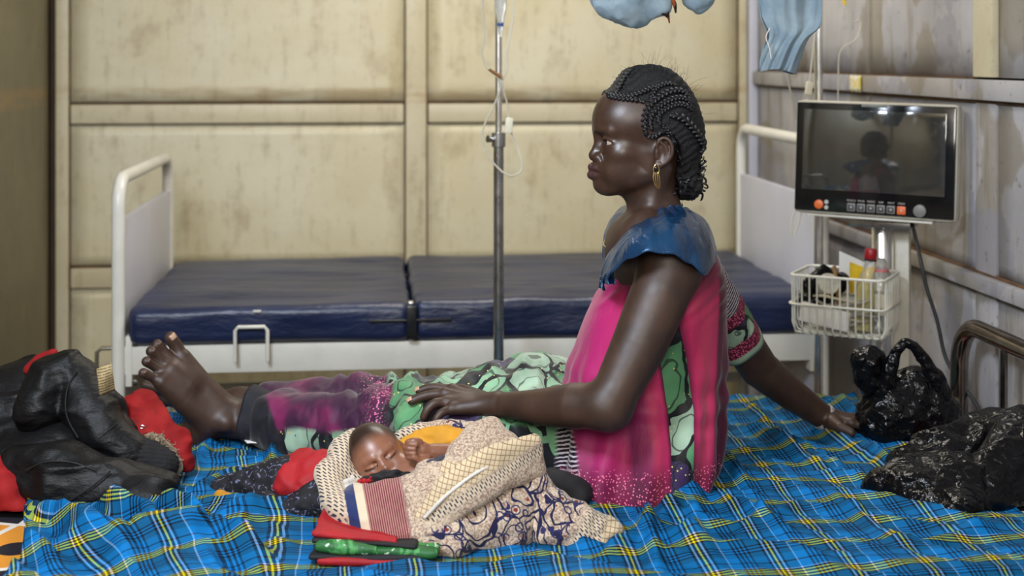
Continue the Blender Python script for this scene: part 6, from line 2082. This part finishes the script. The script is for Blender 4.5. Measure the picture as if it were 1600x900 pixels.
# black polythene stuffed in the wire basket
bk = bag('plastic_wrap', [([inb(0.030, 0.085, 0.075), inb(0.065, 0.105, 0.105), inb(0.095, 0.12, 0.12)], [0.028, 0.036, 0.026]), ([inb(0.035, 0.05, 0.12), inb(0.060, 0.10, 0.148)], [0.018, 0.020])], 23, 0.003, 0.006, 30, None, floor_z=0.0)
tag(bk, 'crumpled black polythene stuffed into the wire basket', 'plastic wrap')

# ------------------------------------------------------------------ blue mosquito nets tied up above the bed
t = NT('blue_net'); _o = t.obj()
nc = t.mix(t.step(t.noise(_o, 16, 3), 0.35, 0.65), srgb(146, 168, 182), srgb(176, 194, 202))
t.bump(t.add(t.noise(t.map(_o, (1, 1, .3)), 40, 4), t.mul(t.noise(_o, 900, 1), 0.2)), 0.5, 0.005)
NET = t.set(nc, 0.8, Alpha=0.93, Sheen_Weight=0.3)
tr = t.n('ShaderNodeBsdfTranslucent'); t.put(tr.inputs[0], nc)
mx = t.n('ShaderNodeMixShader'); mx.inputs[0].default_value = 0.35
t.t.links.new(t.b.outputs[0], mx.inputs[1]); t.t.links.new(tr.outputs[0], mx.inputs[2]); t.t.links.new(mx.outputs[0], t.out.inputs[0])
CORD = plain('blue_cord', srgb(120, 150, 180), 0.8)
def netbundle(label, ops, hang, seed, amp=0.010):
    e = empty('mosquito_net', ops[0][0][0], 0, label, 'mosquito net', 'tied up mosquito nets')
    s = SDF()
    for pts, r in ops: s.chain(pts, r, k=0.03)
    V, Q = s.mesh(0.004, 2); N = vnormals(V, Q)
    g = (ridged(V * np.array([1, 1, .6]), 18, seed, 2) - 0.95) * amp + fbm(V, 12, seed, 2) * amp
    V = V + N * g[:, None]
    o = link('net_bundle', np_mesh('net_bundle', V, Q), NET); o.parent = e; o.location = -e.location
    o2 = MB().tube([hang, Vector((hang.x, hang.y, 2.615))], 0.003, 8).build('cord', CORD, e); o2.location = -e.location
    return e
n1 = netbundle('pale blue net bundle with a dark scorched strip above the woman', [([A(958, -8, 2.86), A(985, 0, 2.86), A(1015, -12, 2.86)], [0.048, 0.056, 0.046]), ([A(985, -40, 2.86), A(990, -160, 2.86)], [0.05, 0.02]), ([A(1035, -20, 2.85), A(1036, 8, 2.84)], [0.022, 0.013])], A(990, -165, 2.86), 3)
t = NT('scorched_cloth'); _o = t.obj()
SCO = t.set(t.mix(t.step(t.noise(_o, 60, 3), 0.5, 0.62), srgb(26, 16, 12), srgb(140, 66, 20)), 0.7)
for k, (a, b_) in enumerate((((1031, -12), (1046, 36)), ((1046, -8), (1056, 20)), ((1028, 16), (1046, 30)))):
    o = MB().tube([A(a[0], a[1], 2.835), A((a[0] + b_[0]) / 2 + 3, (a[1] + b_[1]) / 2, 2.83), A(b_[0], b_[1], 2.835)], [0.010, 0.008, 0.003], 7, n=8, flat=0.5).build('dark_strip', SCO, n1); o.location = -n1.location
n2 = netbundle('small knotted blue net end above the woman\'s head', [([A(1078, -30, 2.90), A(1085, -5, 2.90), A(1094, 12, 2.90)], [0.030, 0.026, 0.010]), ([A(1108, -25, 2.90), A(1098, -4, 2.90)], [0.020, 0.016]), ([A(1085, -60, 2.9), A(1085, -150, 2.9)], [0.03, 0.012])], A(1085, -152, 2.90), 7, 0.007)
# the long hanging one: gathered sheer cloth
e3 = empty('mosquito_net', A(1238, 110, 2.95), 0, 'long blue net hanging in folds left of the monitor pole', 'mosquito net', 'tied up mosquito nets')
nu, nv = 90, 70
Pq = np.zeros((nu, nv, 3))
edgeL = catmull([(1225, -330), (1205, -160), (1188, -40), (1190, 20), (1202, 52), (1196, 80), (1190, 100), (1189, 112)], nv)
edgeR = catmull([(1245, -330), (1265, -160), (1284, -40), (1284, 20), (1281, 42), (1264, 60), (1252, 90), (1244, 117)], nv)
_uu, _vv = np.meshgrid(np.linspace(0, 1, nu), np.linspace(0, 1, nv), indexing='ij')
FN = (fbm(np.stack([_uu.ravel() * 1.0 + 0.25 * _vv.ravel(), _vv.ravel() * 0.35, 0 * _uu.ravel()], 1), 3.6, 77, 2) * 0.07).reshape(nu, nv)
for j in range(nv):
    for i in range(nu):
        u = i / (nu - 1); v = j / (nv - 1)
        px = edgeL[j][0] * (1 - u) + edgeR[j][0] * u; py = edgeL[j][1] * (1 - u) + edgeR[j][1] * u
        if v > 0.93: py -= 6 * math.sin(u * PI) * (v - 0.93) / 0.07
        dy = 0.5 * FN[i, j] - 0.02 * math.sin(u * PI)
        Pq[i, j] = A(px, py, 2.95 + dy)
o = MB().grid(Pq).build('net_cloth', NET, e3, sharp=None); o.location = -e3.location; solidify(o, 0.0008)
P2 = Pq.copy(); P2[..., 1] = 2 * 2.965 - Pq[..., 1] + 0.01 * np.sin(np.linspace(0, 9, nu))[:, None]
o = MB().grid(P2).build('net_cloth', NET, e3, sharp=None); o.location = -e3.location; solidify(o, 0.0008)
tc = A(1235, -330, 2.95)
o = MB().tube([tc, Vector((tc.x, tc.y, 2.615))], 0.003, 8).build('cord', CORD, e3); o.location = -e3.location
o = MB().tube([A(1203, 44, 2.925), A(1197, 58, 2.92), A(1202, 74, 2.92), A(1205, 92, 2.92)], 0.0012, 6, n=16).build('loose_thread', WHITEC, e3); o.location = -e3.location
